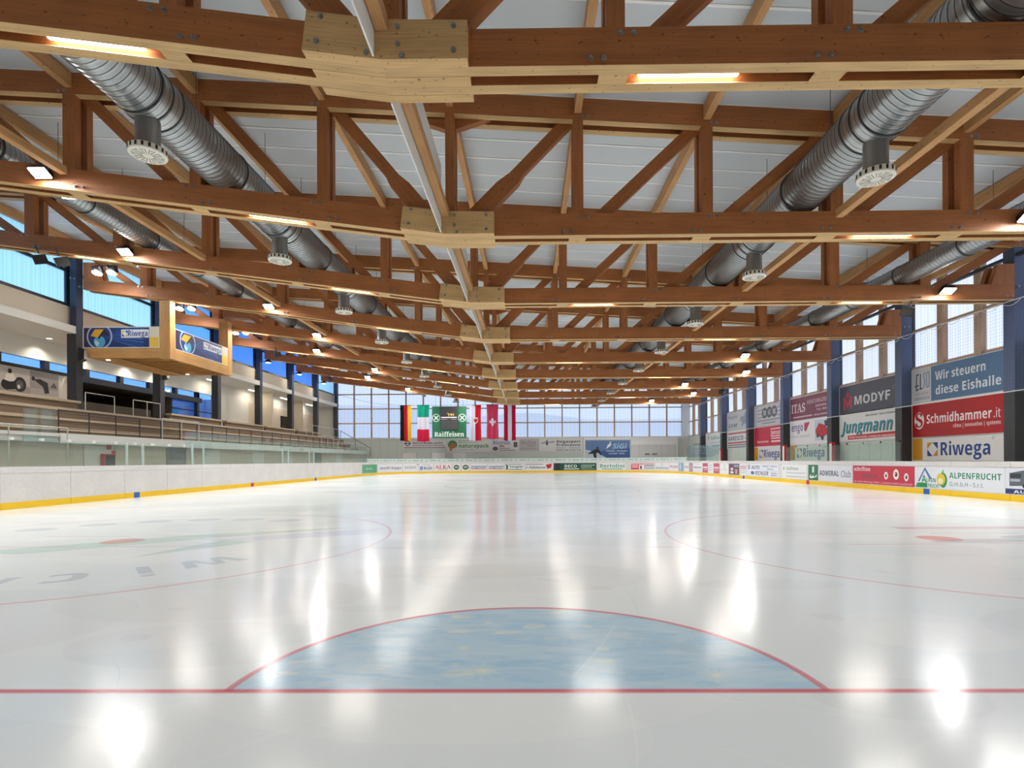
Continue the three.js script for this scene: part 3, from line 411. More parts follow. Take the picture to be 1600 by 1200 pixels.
// ---------- right wall ----------
const wallR = struct('wall_right');
part('wall_core', box(XR, XR + 0.25, -0.3, 3.98, WALL_BACK, WALL_FAR + 0.2), M.offwhite, wallR);
part('wall_core', box(XR, XR + 0.25, 3.98, 5.58, WALL_BACK, centre(7)), M.offwhite, wallR);
let windowNo = 0;
for (let i = -2; i <= 8; i++) {
  const d0 = i === -2 ? WALL_BACK : centre(i) + 0.24, d1 = i === 8 ? WALL_FAR - 0.45 : centre(i + 1) - 0.27, sill = i >= 7 ? 4.0 : 5.6, roof = topBottom(XR) + 0.6;
  const nP = Math.max(1, Math.round((d1 - d0) / 0.95)), w = (d1 - d0) / nP;
  if (i >= 0) for (let k = 0; k < nP; k++) part('cladding_panel', box(XR - 0.06, XR - 0.003, 0, i >= 7 ? 3.97 : 5.56, d0 + k * w + 0.009, d0 + (k + 1) * w - 0.009, 'y'), M.cladding, wallR);
  const win = struct('window_' + (++windowNo)), cuts = i === -2 ? [d0, d1] : [d0, centre(i) + 1.86, centre(i) + 3.86, d1], rows = [sill, ...(sill < 5 ? [5.72] : []), 7.45, roof];
  for (let c = 0; c < cuts.length - 1; c++) {
    for (let r = 0; r < rows.length - 1; r++) part('pane', sheetX(XR + 0.1, rows[r] + 0.02, rows[r + 1], cuts[c], cuts[c + 1]), M.paneRight, win);
    if (c) part('mullion', box(XR - 0.16, XR + 0.08, sill, roof, cuts[c] - 0.17, cuts[c] + 0.17, 'y'), M.frame, win);
    for (const [r, y] of rows.entries()) if (r < rows.length - 1) part('rail', box(XR - 0.05, XR + 0.08, y + (r ? -0.05 : 0.02), y + (r ? 0.07 : 0.14), cuts[c] + (c ? 0.17 : 0), cuts[c + 1] - (c < cuts.length - 2 ? 0.17 : 0), 'd'), M.frame, win);
  }
  if (i < 8) part('jamb', box(XR - 0.01, XR + 0.12, sill, roof, d1, d1 + 0.5, 'y'), M.column, win);
  part('window_sill', box(XR - 0.09, XR + 0.25, sill - 0.03, sill + 0.02, d0, d1, 'd'), M.white, win);
}
part('corner_pier', box(XR - 0.75, XR + 0.2, 0, 10, WALL_FAR - 0.45, WALL_FAR + 0.2, 'y'), M.offwhite, wallR);
part('edge_track', box(18.15, 18.3, 8.86, 8.98, 0, WALL_FAR - 0.5, 'd'), M.column, wallR);
const RW = ['beside the blue ELSO sign, its near end', 'between the ELSO and MODYF signs', 'between the MODYF and ITAS signs', 'between the ITAS and MGM signs', 'between the MGM and Reebok signs', 'between the Reebok and Raiffeisen signs', 'past the small Raiffeisen wall sign'];
for (let n = 1; n <= 8; n++) {
  const c = centre(n), o = thing('wall_column', n === 1 ? 'dark column of the right wall nearest the camera' : `dark square column on the right wall ${RW[n - 2]}`, 'column', 'columns of the right wall', V(18.33, 0, c));
  part('shaft', box(-0.23, 0.3, 0, 3.82, -0.25, 0.22, 'y'), M.column, o); part('upper_shaft', box(-0.23, 0.3, 3.82, topBottom(18.4), -0.25, 0.22, 'y'), M.navy, o, 'upper half with blue window light put into its navy colour');  // blue cast of windows and net put into the upper column colour
  part('base_plate', box(-0.26, 0.31, 0, 0.03, -0.28, 0.24), M.bolt, o);
}
{ // safety net on its cables
  const o = thing('safety_net', 'fine blue safety net hung on a scalloped cable along the right wall', 'net'), a = [], x = 17.85;
  for (let d = 14; d < 50; d += 0.13) a.push(box(x - 0.0015, x + 0.0015, 3.82, 7.12, d - 0.002, d + 0.002, 'y', 0));
  for (let y = 3.9; y < 7.1; y += 0.13) a.push(box(x - 0.0015, x + 0.0015, y - 0.002, y + 0.002, 14, 50, 'd', 0));
  part('mesh', merge(a), M.net, o).userData.kind = 'stuff';
  part('top_cable', bar(V(x, 7.16, 14), V(x, 7.16, 60), 0.014, 6), M.white, o); part('bottom_cord', bar(V(x, 3.82, 14), V(x, 3.82, 50), 0.016, 6), M.white, o);
  const sc = []; for (let d = 14; d < 56; d += 0.9) { const pts = []; for (let k = 0; k <= 8; k++) pts.push(V(x - 0.01, 7.16 - 0.17 * Math.sin(Math.PI * k / 8), d + 0.9 * k / 8)); sc.push(new THREE.TubeGeometry(new THREE.CatmullRomCurve3(pts), 8, 0.009, 5)); }
  part('hanging_cord', merge(sc), M.white, o).userData.kind = 'stuff';
}

// ---------- far wall ----------
const wallF = struct('wall_far');
part('wall_core', box(-26, XR + 0.25, -0.3, 3.98, WALL_FAR, WALL_FAR + 0.25), M.offwhite, wallF);
for (let x = -22.4; x < 17.8; x += 1.0) part('cladding_panel', box(x + 0.008, x + 0.992, 0, 3.96, WALL_FAR - 0.06, WALL_FAR - 0.003, 'y'), M.cladding, wallF);
part('ledge', box(-22.6, XR - 0.75, 3.96, 4.05, WALL_FAR - 0.12, WALL_FAR + 0.25), M.white, wallF);
part('wall_core', box(-26, XL - 0.02, 3.98, 12.5, WALL_FAR, WALL_FAR + 0.25), M.offwhite, wallF);
{
  const win = struct('window_' + (++windowNo)), xs = [-22.35]; for (let k = 0; k < 20; k++) xs.push(-20.42 + 2.033 * k); xs.push(XR - 0.75);
  const rows = [4.05, 5.79, 7.5, 9.2, 10.9], roof = (x) => topBottom(x) + 0.6;
  for (let c = 0; c < xs.length - 1; c++) for (let r = 0; r < rows.length; r++) {
    const a = xs[c] + 0.02, b = xs[c + 1] - 0.02, y0 = rows[r]; if (y0 > roof(b) - 0.15) continue;
    const y1 = rows[r + 1] && rows[r + 1] < roof(b) - 0.15 ? rows[r + 1] : 0;
    part('pane', sheetD(a, b, y0, y1 || roof(a), y1 || roof(b), WALL_FAR + 0.1), M.paneWhite, win);
    part('rail', box(xs[c] + (c ? 0.07 : 0), xs[c + 1] - 0.07, y0 - (r ? 0.06 : 0), y0 + 0.06, WALL_FAR, WALL_FAR + 0.09, 'x'), M.frame, win);
    if (c && r === 0) part('mullion', box(xs[c] - 0.07, xs[c] + 0.07, 4.05, roof(xs[c]), WALL_FAR - 0.1, WALL_FAR + 0.09, 'y'), M.frame, win);
  }
}
{ // big white framed opening with panel doors, and small doors
  const f = struct('trim_1');
  part('frame_head', box(6.45, 17.4, 3.72, 3.95, WALL_FAR - 0.16, WALL_FAR - 0.06), M.white, f); part('frame_jamb', box(6.45, 6.6, 0, 3.72, WALL_FAR - 0.16, WALL_FAR - 0.06), M.white, f); part('frame_jamb', box(17.25, 17.4, 0, 3.72, WALL_FAR - 0.16, WALL_FAR - 0.06), M.white, f);
  const d = struct('door_1');
  for (let k = 0; k < 6; k++) part('door_panel', box(12.0 + k * 0.875 + 0.01, 12.0 + (k + 1) * 0.875 - 0.01, 0.05, 3.1, WALL_FAR - 0.13, WALL_FAR - 0.065, 'y'), M.offwhite, d);
  part('transom', box(12, 17.25, 3.12, 3.7, WALL_FAR - 0.13, WALL_FAR - 0.065), M.white, d);
  for (const x of [13.85, 14.72]) part('handle', box(x - 0.28, x + 0.28, 2.0, 2.08, WALL_FAR - 0.2, WALL_FAR - 0.135), M.black, d);
  for (const [n, x0, x1] of [[2, -14.67, -13.17], [3, -11.21, -9.79], [4, -8.81, -7.31]]) { const e = struct('door_' + n); part('door_leaf', box(x0, x1, 0, 2.3, WALL_FAR - 0.12, WALL_FAR - 0.065, 'y'), M.white, e); part('door_frame', merge([box(x0 - 0.06, x0, 0, 2.38, WALL_FAR - 0.14, WALL_FAR - 0.065), box(x1, x1 + 0.06, 0, 2.38, WALL_FAR - 0.14, WALL_FAR - 0.065), box(x0 - 0.06, x1 + 0.06, 2.3, 2.38, WALL_FAR - 0.145, WALL_FAR - 0.065)]), M.offwhite, e); part('handle', box(x1 - 0.2, x1 - 0.08, 1.05, 1.1, WALL_FAR - 0.18, WALL_FAR - 0.12), M.steel, e); }
  const g = struct('door_5'); part('door_leaf', box(XR - 0.1, XR - 0.065, 0, 3.0, 58.2, 59.8, 'y'), M.offwhite, g); part('door_frame', merge([box(XR - 0.12, XR - 0.064, 0, 3.1, 58.1, 58.2), box(XR - 0.12, XR - 0.064, 0, 3.1, 59.8, 59.9), box(XR - 0.12, XR - 0.064, 3.0, 3.1, 58.1, 59.9)]), M.frame, g);
}
// ---------- signs ----------
function sign(name, label, group, w, h, px, draw, at, turn = 0) {   // a thin panel; at = middle of its back
  const o = thing(name, label, 'sign', group, at); o.rotation.y = turn;
  part('panel', new THREE.BoxGeometry(w, h, 0.03).translate(0, 0, 0.015), M.white, o);
  part('print', new THREE.PlaneGeometry(w, h).translate(0, 0, 0.032), printMat(px, Math.round(px * h / w), draw), o);
  const edge = 0.04; part('edge_frame', merge([box(-w / 2 - edge, w / 2 + edge, h / 2, h / 2 + edge, -0.035, 0.01), box(-w / 2 - edge, w / 2 + edge, -h / 2 - edge, -h / 2, -0.035, 0.01), box(-w / 2 - edge, -w / 2, -h / 2, h / 2, -0.035, 0.01), box(w / 2, w / 2 + edge, -h / 2, h / 2, -0.035, 0.01)]), M.offwhite, o);
  return o;
}
const rightSign = (label, d0, d1, y0, y1, px, draw) => sign('wall_sign', label, 'signs on the right wall', d1 - d0, y1 - y0, px, draw, V(XR - 0.062, (y0 + y1) / 2, (d0 + d1) / 2), -Math.PI / 2);
const riwega = (gr = '#c98d1e', ink = '#1d3f86', bg = '#d9d9da') => (g, w, h) => {
  fill(g, bg, 0, 0, w, h); fill(g, gr, 0, 0, w * 0.13, h); const x = w * 0.19, s = h * 0.62, y = h * 0.2; fill(g, bg, x, y, s, s);
  poly(g, gr, [x, y], [x + s * 0.5, y], [x, y + s * 0.5]); poly(g, ink, [x + s, y], [x + s * 0.5, y], [x + s, y + s * 0.5]); poly(g, ink, [x, y + s], [x + s * 0.5, y + s], [x, y + s * 0.5]); poly(g, gr, [x + s, y + s], [x + s * 0.5, y + s], [x + s, y + s * 0.5]);
  text(g, 'Riwega', w * 0.335, h * 0.78, h * 0.8, ink, { fit: w * 0.54 }); ringed(g, '#777', w * 0.89, h * 0.12, h * 0.05, 2);
};
const bay = (i) => [centre(i) + 0.66, centre(i + 1) - 0.32];
rightSign('blue sign reading Wir steuern diese Eishalle beside the grey ELSO panel', ...bay(2), 4.0, 5.58, 640, (g, w, h) => {
  fill(g, '#4d7090', 0, 0, w, h); fill(g, '#c4c3c4', 0, 0, w * 0.24, h); g.strokeStyle = '#1e1a1a'; g.lineWidth = w * 0.012;
  const st = (c, ...p) => { g.strokeStyle = c; g.beginPath(); p.forEach(([x, y], i) => g[i ? 'lineTo' : 'moveTo'](w * x, h * y)); g.stroke(); };
  st('#1e1a1a', [0.09, 0.15], [0.06, 0.17], [0.055, 0.62], [0.085, 0.6]); st('#1e1a1a', [0.035, 0.5], [0.085, 0.48]); st('#1e1a1a', [0.11, 0.14], [0.105, 0.6], [0.135, 0.58]); st('#6d8aa0', [0.17, 0.13], [0.145, 0.2], [0.165, 0.42], [0.145, 0.58]); st('#6d8aa0', [0.185, 0.15], [0.185, 0.57], [0.215, 0.55], [0.215, 0.13], [0.185, 0.15]);
  text(g, 'electric', w * 0.04, h * 0.78, h * 0.14, '#8c9298', { fit: w * 0.18, weight: 'normal' }); text(g, 'solutions', w * 0.03, h * 0.92, h * 0.14, '#555b60', { fit: w * 0.19, weight: 'normal' });
  text(g, 'Wir steuern', w * 0.29, h * 0.42, h * 0.34, '#dfe3e6', { fit: w * 0.54 }); text(g, 'diese Eishalle', w * 0.29, h * 0.84, h * 0.34, '#dfe3e6', { fit: w * 0.68 });
});
rightSign('red sign reading Schmidhammer.it', ...bay(2), 2.36, 3.92, 640, (g, w, h) => {
  fill(g, '#a80f18', 0, 0, w, h); disc(g, '#e2dcdc', w * 0.09, h * 0.5, w * 0.062, h * 0.26); text(g, 'S', w * 0.09, h * 0.7, h * 0.6, '#a80f18', { align: 'center', font: 'serif' });
  text(g, 'Schmidhammer', w * 0.18, h * 0.6, h * 0.36, '#e6dfe0', { fit: w * 0.7 }); text(g, '.it', w * 0.89, h * 0.6, h * 0.34, '#e6dfe0', { fit: w * 0.07, weight: 'normal' }); text(g, 'clima | innovation | systems', w * 0.49, h * 0.78, h * 0.14, '#e0d4d6', { fit: w * 0.47 });
});
rightSign('white Riwega sign with an ochre end below the red Schmidhammer sign', ...bay(2), 1.28, 2.3, 640, riwega());
rightSign('charcoal sign reading MODYF with a red figure', ...bay(3), 3.98, 5.58, 512, (g, w, h) => { fill(g, '#46474b', 0, 0, w, h); disc(g, '#b8343c', w * 0.155, h * 0.32, h * 0.1); poly(g, '#b8343c', [w * 0.075, h * 0.86], [w * 0.07, h * 0.42], [w * 0.11, h * 0.38], [w * 0.16, h * 0.6], [w * 0.21, h * 0.36], [w * 0.245, h * 0.4], [w * 0.235, h * 0.84], [w * 0.2, h * 0.84], [w * 0.195, h * 0.62], [w * 0.16, h * 0.8], [w * 0.115, h * 0.64], [w * 0.115, h * 0.88]); text(g, 'MODYF', w * 0.27, h * 0.72, h * 0.42, '#d5d5d8', { fit: w * 0.62 }); ringed(g, '#888', w * 0.935, h * 0.36, h * 0.05, 2); });
rightSign('white sign reading Jungmann in slanted teal letters', ...bay(3), 2.38, 3.94, 512, (g, w, h) => { fill(g, '#d8d8da', 0, 0, w, h); text(g, 'Wohn-Zentrum · Centro arredamento', w * 0.48, h * 0.16, h * 0.1, '#333', { fit: w * 0.5, italic: true }); text(g, 'Jungmann', w * 0.05, h * 0.71, h * 0.6, '#1f2a30', { fit: w * 0.87, italic: true }); text(g, 'Jungmann', w * 0.04, h * 0.69, h * 0.6, '#2a8a9a', { fit: w * 0.87, italic: true }); poly(g, '#b8202c', [w * 0.16, h * 0.8], [w * 0.97, h * 0.76], [w * 0.97, h * 0.92], [w * 0.16, h * 0.95]); text(g, 'DIE WELT DES WOHNENS · IL MONDO DELL’ARREDAMENTO', w * 0.18, h * 0.91, h * 0.09, '#eadede', { fit: w * 0.77, italic: true }); });
rightSign('dark red sign reading ITAS ASSICURAZIONI', ...bay(4), 4.02, 5.56, 448, (g, w, h) => { fill(g, '#7a2f3c', 0, 0, w, h); text(g, 'ITAS', w * 0.03, h * 0.66, h * 0.54, '#dcd0d2', { font: 'serif', fit: w * 0.38 }); text(g, 'ASSICURAZIONI', w * 0.45, h * 0.36, h * 0.22, '#d8c8cc', { fit: w * 0.55, weight: 'normal' }); text(g, 'AGENZIA DI', w * 0.66, h * 0.54, h * 0.12, '#d8c8cc', { fit: w * 0.33 }); text(g, 'Tel. 0471', w * 0.68, h * 0.7, h * 0.12, '#d8c8cc', { fit: w * 0.3 }); fill(g, '#c8b4ba', w * 0.08, h * 0.83, w * 0.5, h * 0.06); text(g, 'NOVA PONENTE', w * 0.62, h * 0.9, h * 0.1, '#d8c8cc', { fit: w * 0.34 }); });
rightSign('white sign reading engo ice arena equipment with a red ice machine', ...bay(4), 2.34, 3.94, 448, (g, w, h) => { fill(g, '#d8d8de', 0, 0, w, h); text(g, 'engo', w * 0.03, h * 0.42, h * 0.46, '#6b6690', { fit: w * 0.32 }); poly(g, '#b2305a', [w * 0.38, h * 0.1], [w * 0.52, h * 0.08], [w * 0.42, h * 0.48], [w * 0.38, h * 0.4]); text(g, 'ice arena equipment', w * 0.02, h * 0.68, h * 0.14, '#9a9aa2', { fit: w * 0.5, weight: 'normal' }); fill(g, '#b9c3d4', w * 0.64, h * 0.04, w * 0.34, h * 0.84); poly(g, '#b02430', [w * 0.66, h * 0.45], [w * 0.74, h * 0.18], [w * 0.9, h * 0.3], [w * 0.96, h * 0.62], [w * 0.8, h * 0.78], [w * 0.67, h * 0.62]); poly(g, '#2a2f4a', [w * 0.86, h * 0.12], [w * 0.98, h * 0.05], [w * 0.97, h * 0.35], [w * 0.88, h * 0.3]); disc(g, '#22222a', w * 0.71, h * 0.68, h * 0.08); disc(g, '#22222a', w * 0.82, h * 0.78, h * 0.09); });
rightSign('white Riwega sign behind the low glass below the engo sign', ...bay(4), 1.28, 2.28, 448, riwega('#c99a30', '#2c5482', '#ccd4d0'));
rightSign('light grey sign with three MGM discs', ...bay(5), 3.98, 5.6, 384, (g, w, h) => { fill(g, '#c6c6c8', 0, 0, w, h); for (const y of [0.2, 0.38, 0.56]) { fill(g, '#6a6a6e', w * 0.12, h * y, w * 0.2, h * 0.03); fill(g, '#6a6a6e', w * 0.78, h * y, w * 0.18, h * 0.03); } for (const [x, c] of [[0.38, 'M'], [0.54, 'G'], [0.7, 'M']]) { disc(g, '#5d5d62', w * x, h * 0.38, w * 0.1, h * 0.26); text(g, c, w * x, h * 0.5, h * 0.34, '#d8d8da', { align: 'center', font: 'serif' }); } fill(g, '#8d8d92', w * 0.1, h * 0.71, w * 0.84, h * 0.06); fill(g, '#8d8d92', w * 0.3, h * 0.85, w * 0.45, h * 0.06); });
rightSign('crimson sign with a white Bertolini box', ...bay(5), 2.38, 3.92, 384, (g, w, h) => { fill(g, '#bb2440', 0, 0, w, h); g.strokeStyle = '#ead9dc'; g.lineWidth = 6; g.strokeRect(w * 0.6, h * 0.16, w * 0.35, h * 0.36); text(g, 'BERTOLINI', w * 0.62, h * 0.44, h * 0.22, '#efdfe2', { fit: w * 0.31 }); fill(g, '#e6ccd2', w * 0.6, h * 0.6, w * 0.35, h * 0.06); fill(g, '#e6ccd2', w * 0.6, h * 0.74, w * 0.35, h * 0.08); text(g, 'Punto nel rosso.', w * 0.1, h * 0.82, h * 0.16, '#eed5da', { fit: w * 0.42 }); });
rightSign('white Riwega sign below the crimson sign', ...bay(5), 1.28, 2.3, 384, riwega('#d09a22', '#2a3f80', '#d4d4de'));
rightSign('light grey sign with Reebok and CCM lettering', ...bay(6), 3.98, 5.6, 320, (g, w, h) => { fill(g, '#c4c5c6', 0, 0, w, h); text(g, 'Reebok', w * 0.06, h * 0.36, h * 0.26, '#55585c', { fit: w * 0.44, weight: 'normal' }); text(g, 'CCM', w * 0.06, h * 0.82, h * 0.26, '#3c3f44', { fit: w * 0.4, italic: true }); fill(g, '#c88a6a', w * 0.6, h * 0.46, w * 0.36, h * 0.12); poly(g, '#8a97a8', [w * 0.6, h * 0.34], [w * 0.78, h * 0.3], [w * 0.84, h * 0.05], [w * 0.86, h * 0.3], [w * 0.98, h * 0.34], [w * 0.9, h * 0.62], [w * 0.96, h * 0.86], [w * 0.8, h * 0.7], [w * 0.66, h * 0.88], [w * 0.7, h * 0.6]); });
rightSign('white sign reading VARESCO between red bars', ...bay(6), 2.36, 3.92, 320, (g, w, h) => { fill(g, '#d4d5d8', 0, 0, w, h); fill(g, '#bf5058', w * 0.06, h * 0.1, w * 0.88, h * 0.09); text(g, 'VARESCO', w * 0.05, h * 0.56, h * 0.34, '#35465a', { fit: w * 0.7 }); text(g, 'srl', w * 0.8, h * 0.5, h * 0.16, '#6a7684', { fit: w * 0.14 }); fill(g, '#bf5058', w * 0.04, h * 0.64, w * 0.9, h * 0.09); fill(g, '#62686e', w * 0.04, h * 0.79, w * 0.9, h * 0.06); fill(g, '#62686e', w * 0.04, h * 0.91, w * 0.8, h * 0.06); });
rightSign('small white wall sign reading Raiffeisen', ...bay(7), 2.44, 4.0, 256, (g, w, h) => { fill(g, '#d6d8de', 0, 0, w, h); crossed(g, '#5f8278', w * 0.17, h * 0.26, h * 0.2); text(g, 'Raiffeisen', w * 0.3, h * 0.42, h * 0.26, '#4f9478', { fit: w * 0.5, font: 'serif' }); fill(g, '#b5babd', w * 0.3, h * 0.57, w * 0.64, h * 0.08); fill(g, '#b5babd', w * 0.3, h * 0.79, w * 0.66, h * 0.08); });
const farSign = (label, x0, x1, y0, y1, px, draw) => sign('wall_sign', label, 'signs on the far wall', x1 - x0, y1 - y0, px, draw, V((x0 + x1) / 2, (y0 + y1) / 2, WALL_FAR - 0.066));
farSign('white sign reading ROTALNORD AUTO below the flags', -14.66, -9.58, 2.85, 3.72, 384, (g, w, h) => { fill(g, '#dcdcdc', 0, 0, w, h); ringed(g, '#5d6065', w * 0.1, h * 0.34, h * 0.3, 8); fill(g, '#5d6065', w * 0.02, h * 0.28, w * 0.16, h * 0.14); text(g, 'ROTALNORD AUTO', w * 0.22, h * 0.44, h * 0.34, '#35373a', { fit: w * 0.7 }); fill(g, '#77797c', w * 0.22, h * 0.58, w * 0.74, h * 0.09); fill(g, '#a77a80', w * 0.02, h * 0.84, w * 0.96, h * 0.12); });
farSign('white sign reading naturapack with a green and orange emblem', -9.48, -4.4, 2.4, 3.84, 384, (g, w, h) => { fill(g, '#d9ddd9', 0, 0, w, h); disc(g, '#3f8a4a', w * 0.12, h * 0.42, w * 0.105, h * 0.36); fill(g, '#d9ddd9', 0, h * 0.62, w * 0.24, h * 0.3); disc(g, '#c2794a', w * 0.13, h * 0.5, w * 0.07, h * 0.22); fill(g, '#c2794a', w * 0.055, h * 0.5, w * 0.05, h * 0.42); text(g, 'naturapack', w * 0.26, h * 0.66, h * 0.44, '#4c9454', { fit: w * 0.7 }); fill(g, '#a9b2aa', w * 0.26, h * 0.06, w * 0.52, h * 0.07); fill(g, '#a9b2aa', w * 0.26, h * 0.2, w * 0.44, h * 0.06); fill(g, '#b9c0ba', w * 0.28, h * 0.8, w * 0.34, h * 0.06); });
farSign('white sign reading Rizzolli in blue script', -4.3, -1.15, 2.46, 3.82, 256, (g, w, h) => { fill(g, '#d6dadb', 0, 0, w, h); text(g, 'Rizzolli', w * 0.04, h * 0.42, h * 0.44, '#3e72a0', { fit: w * 0.66, font: 'serif' }); disc(g, '#6a5a4c', w * 0.14, h * 0.78, w * 0.1, h * 0.18); fill(g, '#b87a64', w * 0.28, h * 0.5, w * 0.2, h * 0.14); fill(g, '#8a8f90', w * 0.28, h * 0.72, w * 0.4, h * 0.07); fill(g, '#8a8f90', w * 0.28, h * 0.88, w * 0.6, h * 0.07); fill(g, '#55595c', w * 0.82, h * 0.22, w * 0.14, h * 0.44); });
farSign('grey sign with red handwritten Michus lettering', -1.05, 1.26, 2.5, 3.88, 224, (g, w, h) => { fill(g, '#b3b5b7', 0, 0, w, h); text(g, 'Michus', w * 0.06, h * 0.46, h * 0.42, '#a0686e', { fit: w * 0.8, font: 'serif', italic: true, weight: 'normal' }); fill(g, '#95989b', w * 0.4, h * 0.54, w * 0.42, h * 0.07); fill(g, '#8c8f92', w * 0.06, h * 0.8, w * 0.78, h * 0.04); });
farSign('white sign reading Degasperi Francesco with small painters on a ladder', 1.33, 6.3, 2.42, 3.86, 384, (g, w, h) => { fill(g, '#d9dbda', 0, 0, w, h); text(g, 'Degasperi', w * 0.39, h * 0.32, h * 0.3, '#26282a', { fit: w * 0.57 }); text(g, 'Francesco', w * 0.39, h * 0.58, h * 0.28, '#26282a', { fit: w * 0.57 }); text(g, 'Maler - Pittore', w * 0.39, h * 0.78, h * 0.18, '#7f9ab0', { fit: w * 0.57 }); text(g, 'Mobil 329 73 23 718', w * 0.39, h * 0.96, h * 0.15, '#4a4d50', { fit: w * 0.57 }); g.strokeStyle = '#7a7468'; g.lineWidth = 4; for (const y of [0.24, 0.34]) { g.beginPath(); g.moveTo(w * 0.04, h * (y + 0.04)); g.lineTo(w * 0.35, h * (y - 0.06)); g.stroke(); } for (let k = 0; k < 8; k++) { g.beginPath(); g.moveTo(w * (0.05 + 0.04 * k), h * (0.28 - 0.013 * k)); g.lineTo(w * (0.05 + 0.04 * k), h * (0.38 - 0.013 * k)); g.stroke(); } disc(g, '#55606a', w * 0.17, h * 0.14, h * 0.06); poly(g, '#4a5258', [w * 0.15, h * 0.2], [w * 0.19, h * 0.2], [w * 0.2, h * 0.5], [w * 0.15, h * 0.5]); });
farSign('blue sign reading SiGi with a black figure in mid stride', 6.68, 11.85, 1.0, 3.66, 448, (g, w, h) => {
  fill(g, '#5f7fb0', 0, 0, w, h); poly(g, '#3a5f98', [w * 0.2, h * 0.5], [w, h * 0.35], [w, h], [w * 0.3, h]); poly(g, '#c5d2de', [0, h * 0.4], [w * 0.25, h * 0.52], [w * 0.5, h * 0.8], [w, h * 0.82], [w, h], [0, h]);
  text(g, 'SiGi', w * 0.6, h * 0.36, h * 0.3, '#a9d3ea', { fit: w * 0.32, italic: true }); disc(g, '#dfe8ee', w * 0.56, h * 0.08, h * 0.03); poly(g, '#dfe8ee', [w * 0.46, h * 0.38], [w * 0.5, h * 0.2], [w * 0.56, h * 0.1], [w * 0.59, h * 0.2], [w * 0.54, h * 0.28]); text(g, 'KALTERN · NEUMARKT', w * 0.47, h * 0.5, h * 0.085, '#d5dfe8', { fit: w * 0.47 }); text(g, 'CALDARO · EGNA', w * 0.52, h * 0.61, h * 0.085, '#d5dfe8', { fit: w * 0.36 });
  disc(g, '#3b4048', w * 0.27, h * 0.32, h * 0.05); poly(g, '#22262e', [w * 0.04, h * 0.6], [w * 0.16, h * 0.44], [w * 0.26, h * 0.36], [w * 0.31, h * 0.4], [w * 0.36, h * 0.64], [w * 0.34, h * 0.66], [w * 0.28, h * 0.52], [w * 0.24, h * 0.58], [w * 0.25, h * 0.78], [w * 0.19, h * 0.76], [w * 0.17, h * 0.58]);
});
// ---------- scoreboard ----------
{
  const o = thing('scoreboard', 'green Raiffeisen scoreboard panel with black display and yellow digits', 'scoreboard', null, V(-8.6, 3.83, 58));
  part('panel', new THREE.BoxGeometry(3.72, 3.46, 0.12).translate(0, 1.73, -0.06), std(0x1f6a4c, 0.6), o);
  part('print', new THREE.PlaneGeometry(3.72, 3.46).translate(0, 1.73, 0.004), printMat(448, 416, (g, w, h) => { fill(g, '#1f6a4c', 0, 0, w, h); for (const x of [0.12, 0.88]) { ringed(g, '#e3e9e4', w * x, h * 0.36, h * 0.115, 8); crossed(g, '#e3e9e4', w * x, h * 0.36, h * 0.11); } text(g, 'Raiffeisen', w * 0.06, h * 0.95, h * 0.2, '#e6ebe6', { fit: w * 0.88, font: 'serif' }); fill(g, '#4a8a70', 0, h * 0.745, w, h * 0.006); }), o);
  part('display', new THREE.BoxGeometry(1.9, 2.52, 0.1).translate(0, 2.16, 0.055), std(0x3a3c3e, 0.5), o);
  const led = new THREE.MeshStandardMaterial({ color: 0x201800, emissive: lin(1, 0.62, 0.1), emissiveIntensity: 2.2 }), ledW = new THREE.MeshStandardMaterial({ color: 0x888888, emissive: lin(1, 1, 1), emissiveIntensity: 0.8 });
  const seg = { 7: 'abc', 4: 'fgbc', 1: 'bc' }, S = { a: [0, 0.3, 0.16, 0.03], b: [0.08, 0.225, 0.03, 0.15], c: [0.08, 0.075, 0.03, 0.15], d: [0, 0, 0.16, 0.03], e: [-0.08, 0.075, 0.03, 0.15], f: [-0.08, 0.225, 0.03, 0.15], g: [0, 0.15, 0.16, 0.03] };
  [['7', -0.2], ['4', 0.1], ['4', 0.34]].forEach(([c, x]) => part('display_digit', merge([...seg[c]].map((k) => box(x + 0.08 + S[k][0] - S[k][2] / 2, x + 0.08 + S[k][0] + S[k][2] / 2, 2.38 + S[k][1] - S[k][3] / 2, 2.38 + S[k][1] + S[k][3] / 2, -0.118, -0.1))), led, o, 'yellow lit digit'));
  part('display_bar', box(-0.84, 0.84, 2.2, 2.3, -0.115, -0.1), ledW, o, 'white lit bar');
  for (let k = 0; k < 3; k++) part('display_row', box(-0.9, 0.9, 1.0 + k * 0.3, 1.28 + k * 0.3, -0.113, -0.1), std(0x46484a, 0.6), o);
  part('display_caption', box(-0.85, -0.2, 2.02, 2.06, -0.112, -0.1), M.rail, o); part('display_caption', box(0.25, 0.8, 2.02, 2.06, -0.112, -0.1), M.rail, o);
  part('hanger', bar(V(-1.5, 3.46, 0.06), V(-1.5, 4.5, 0.06), 0.012), M.column, o); part('hanger', bar(V(1.5, 3.46, 0.06), V(1.5, 4.5, 0.06), 0.012), M.column, o);
}
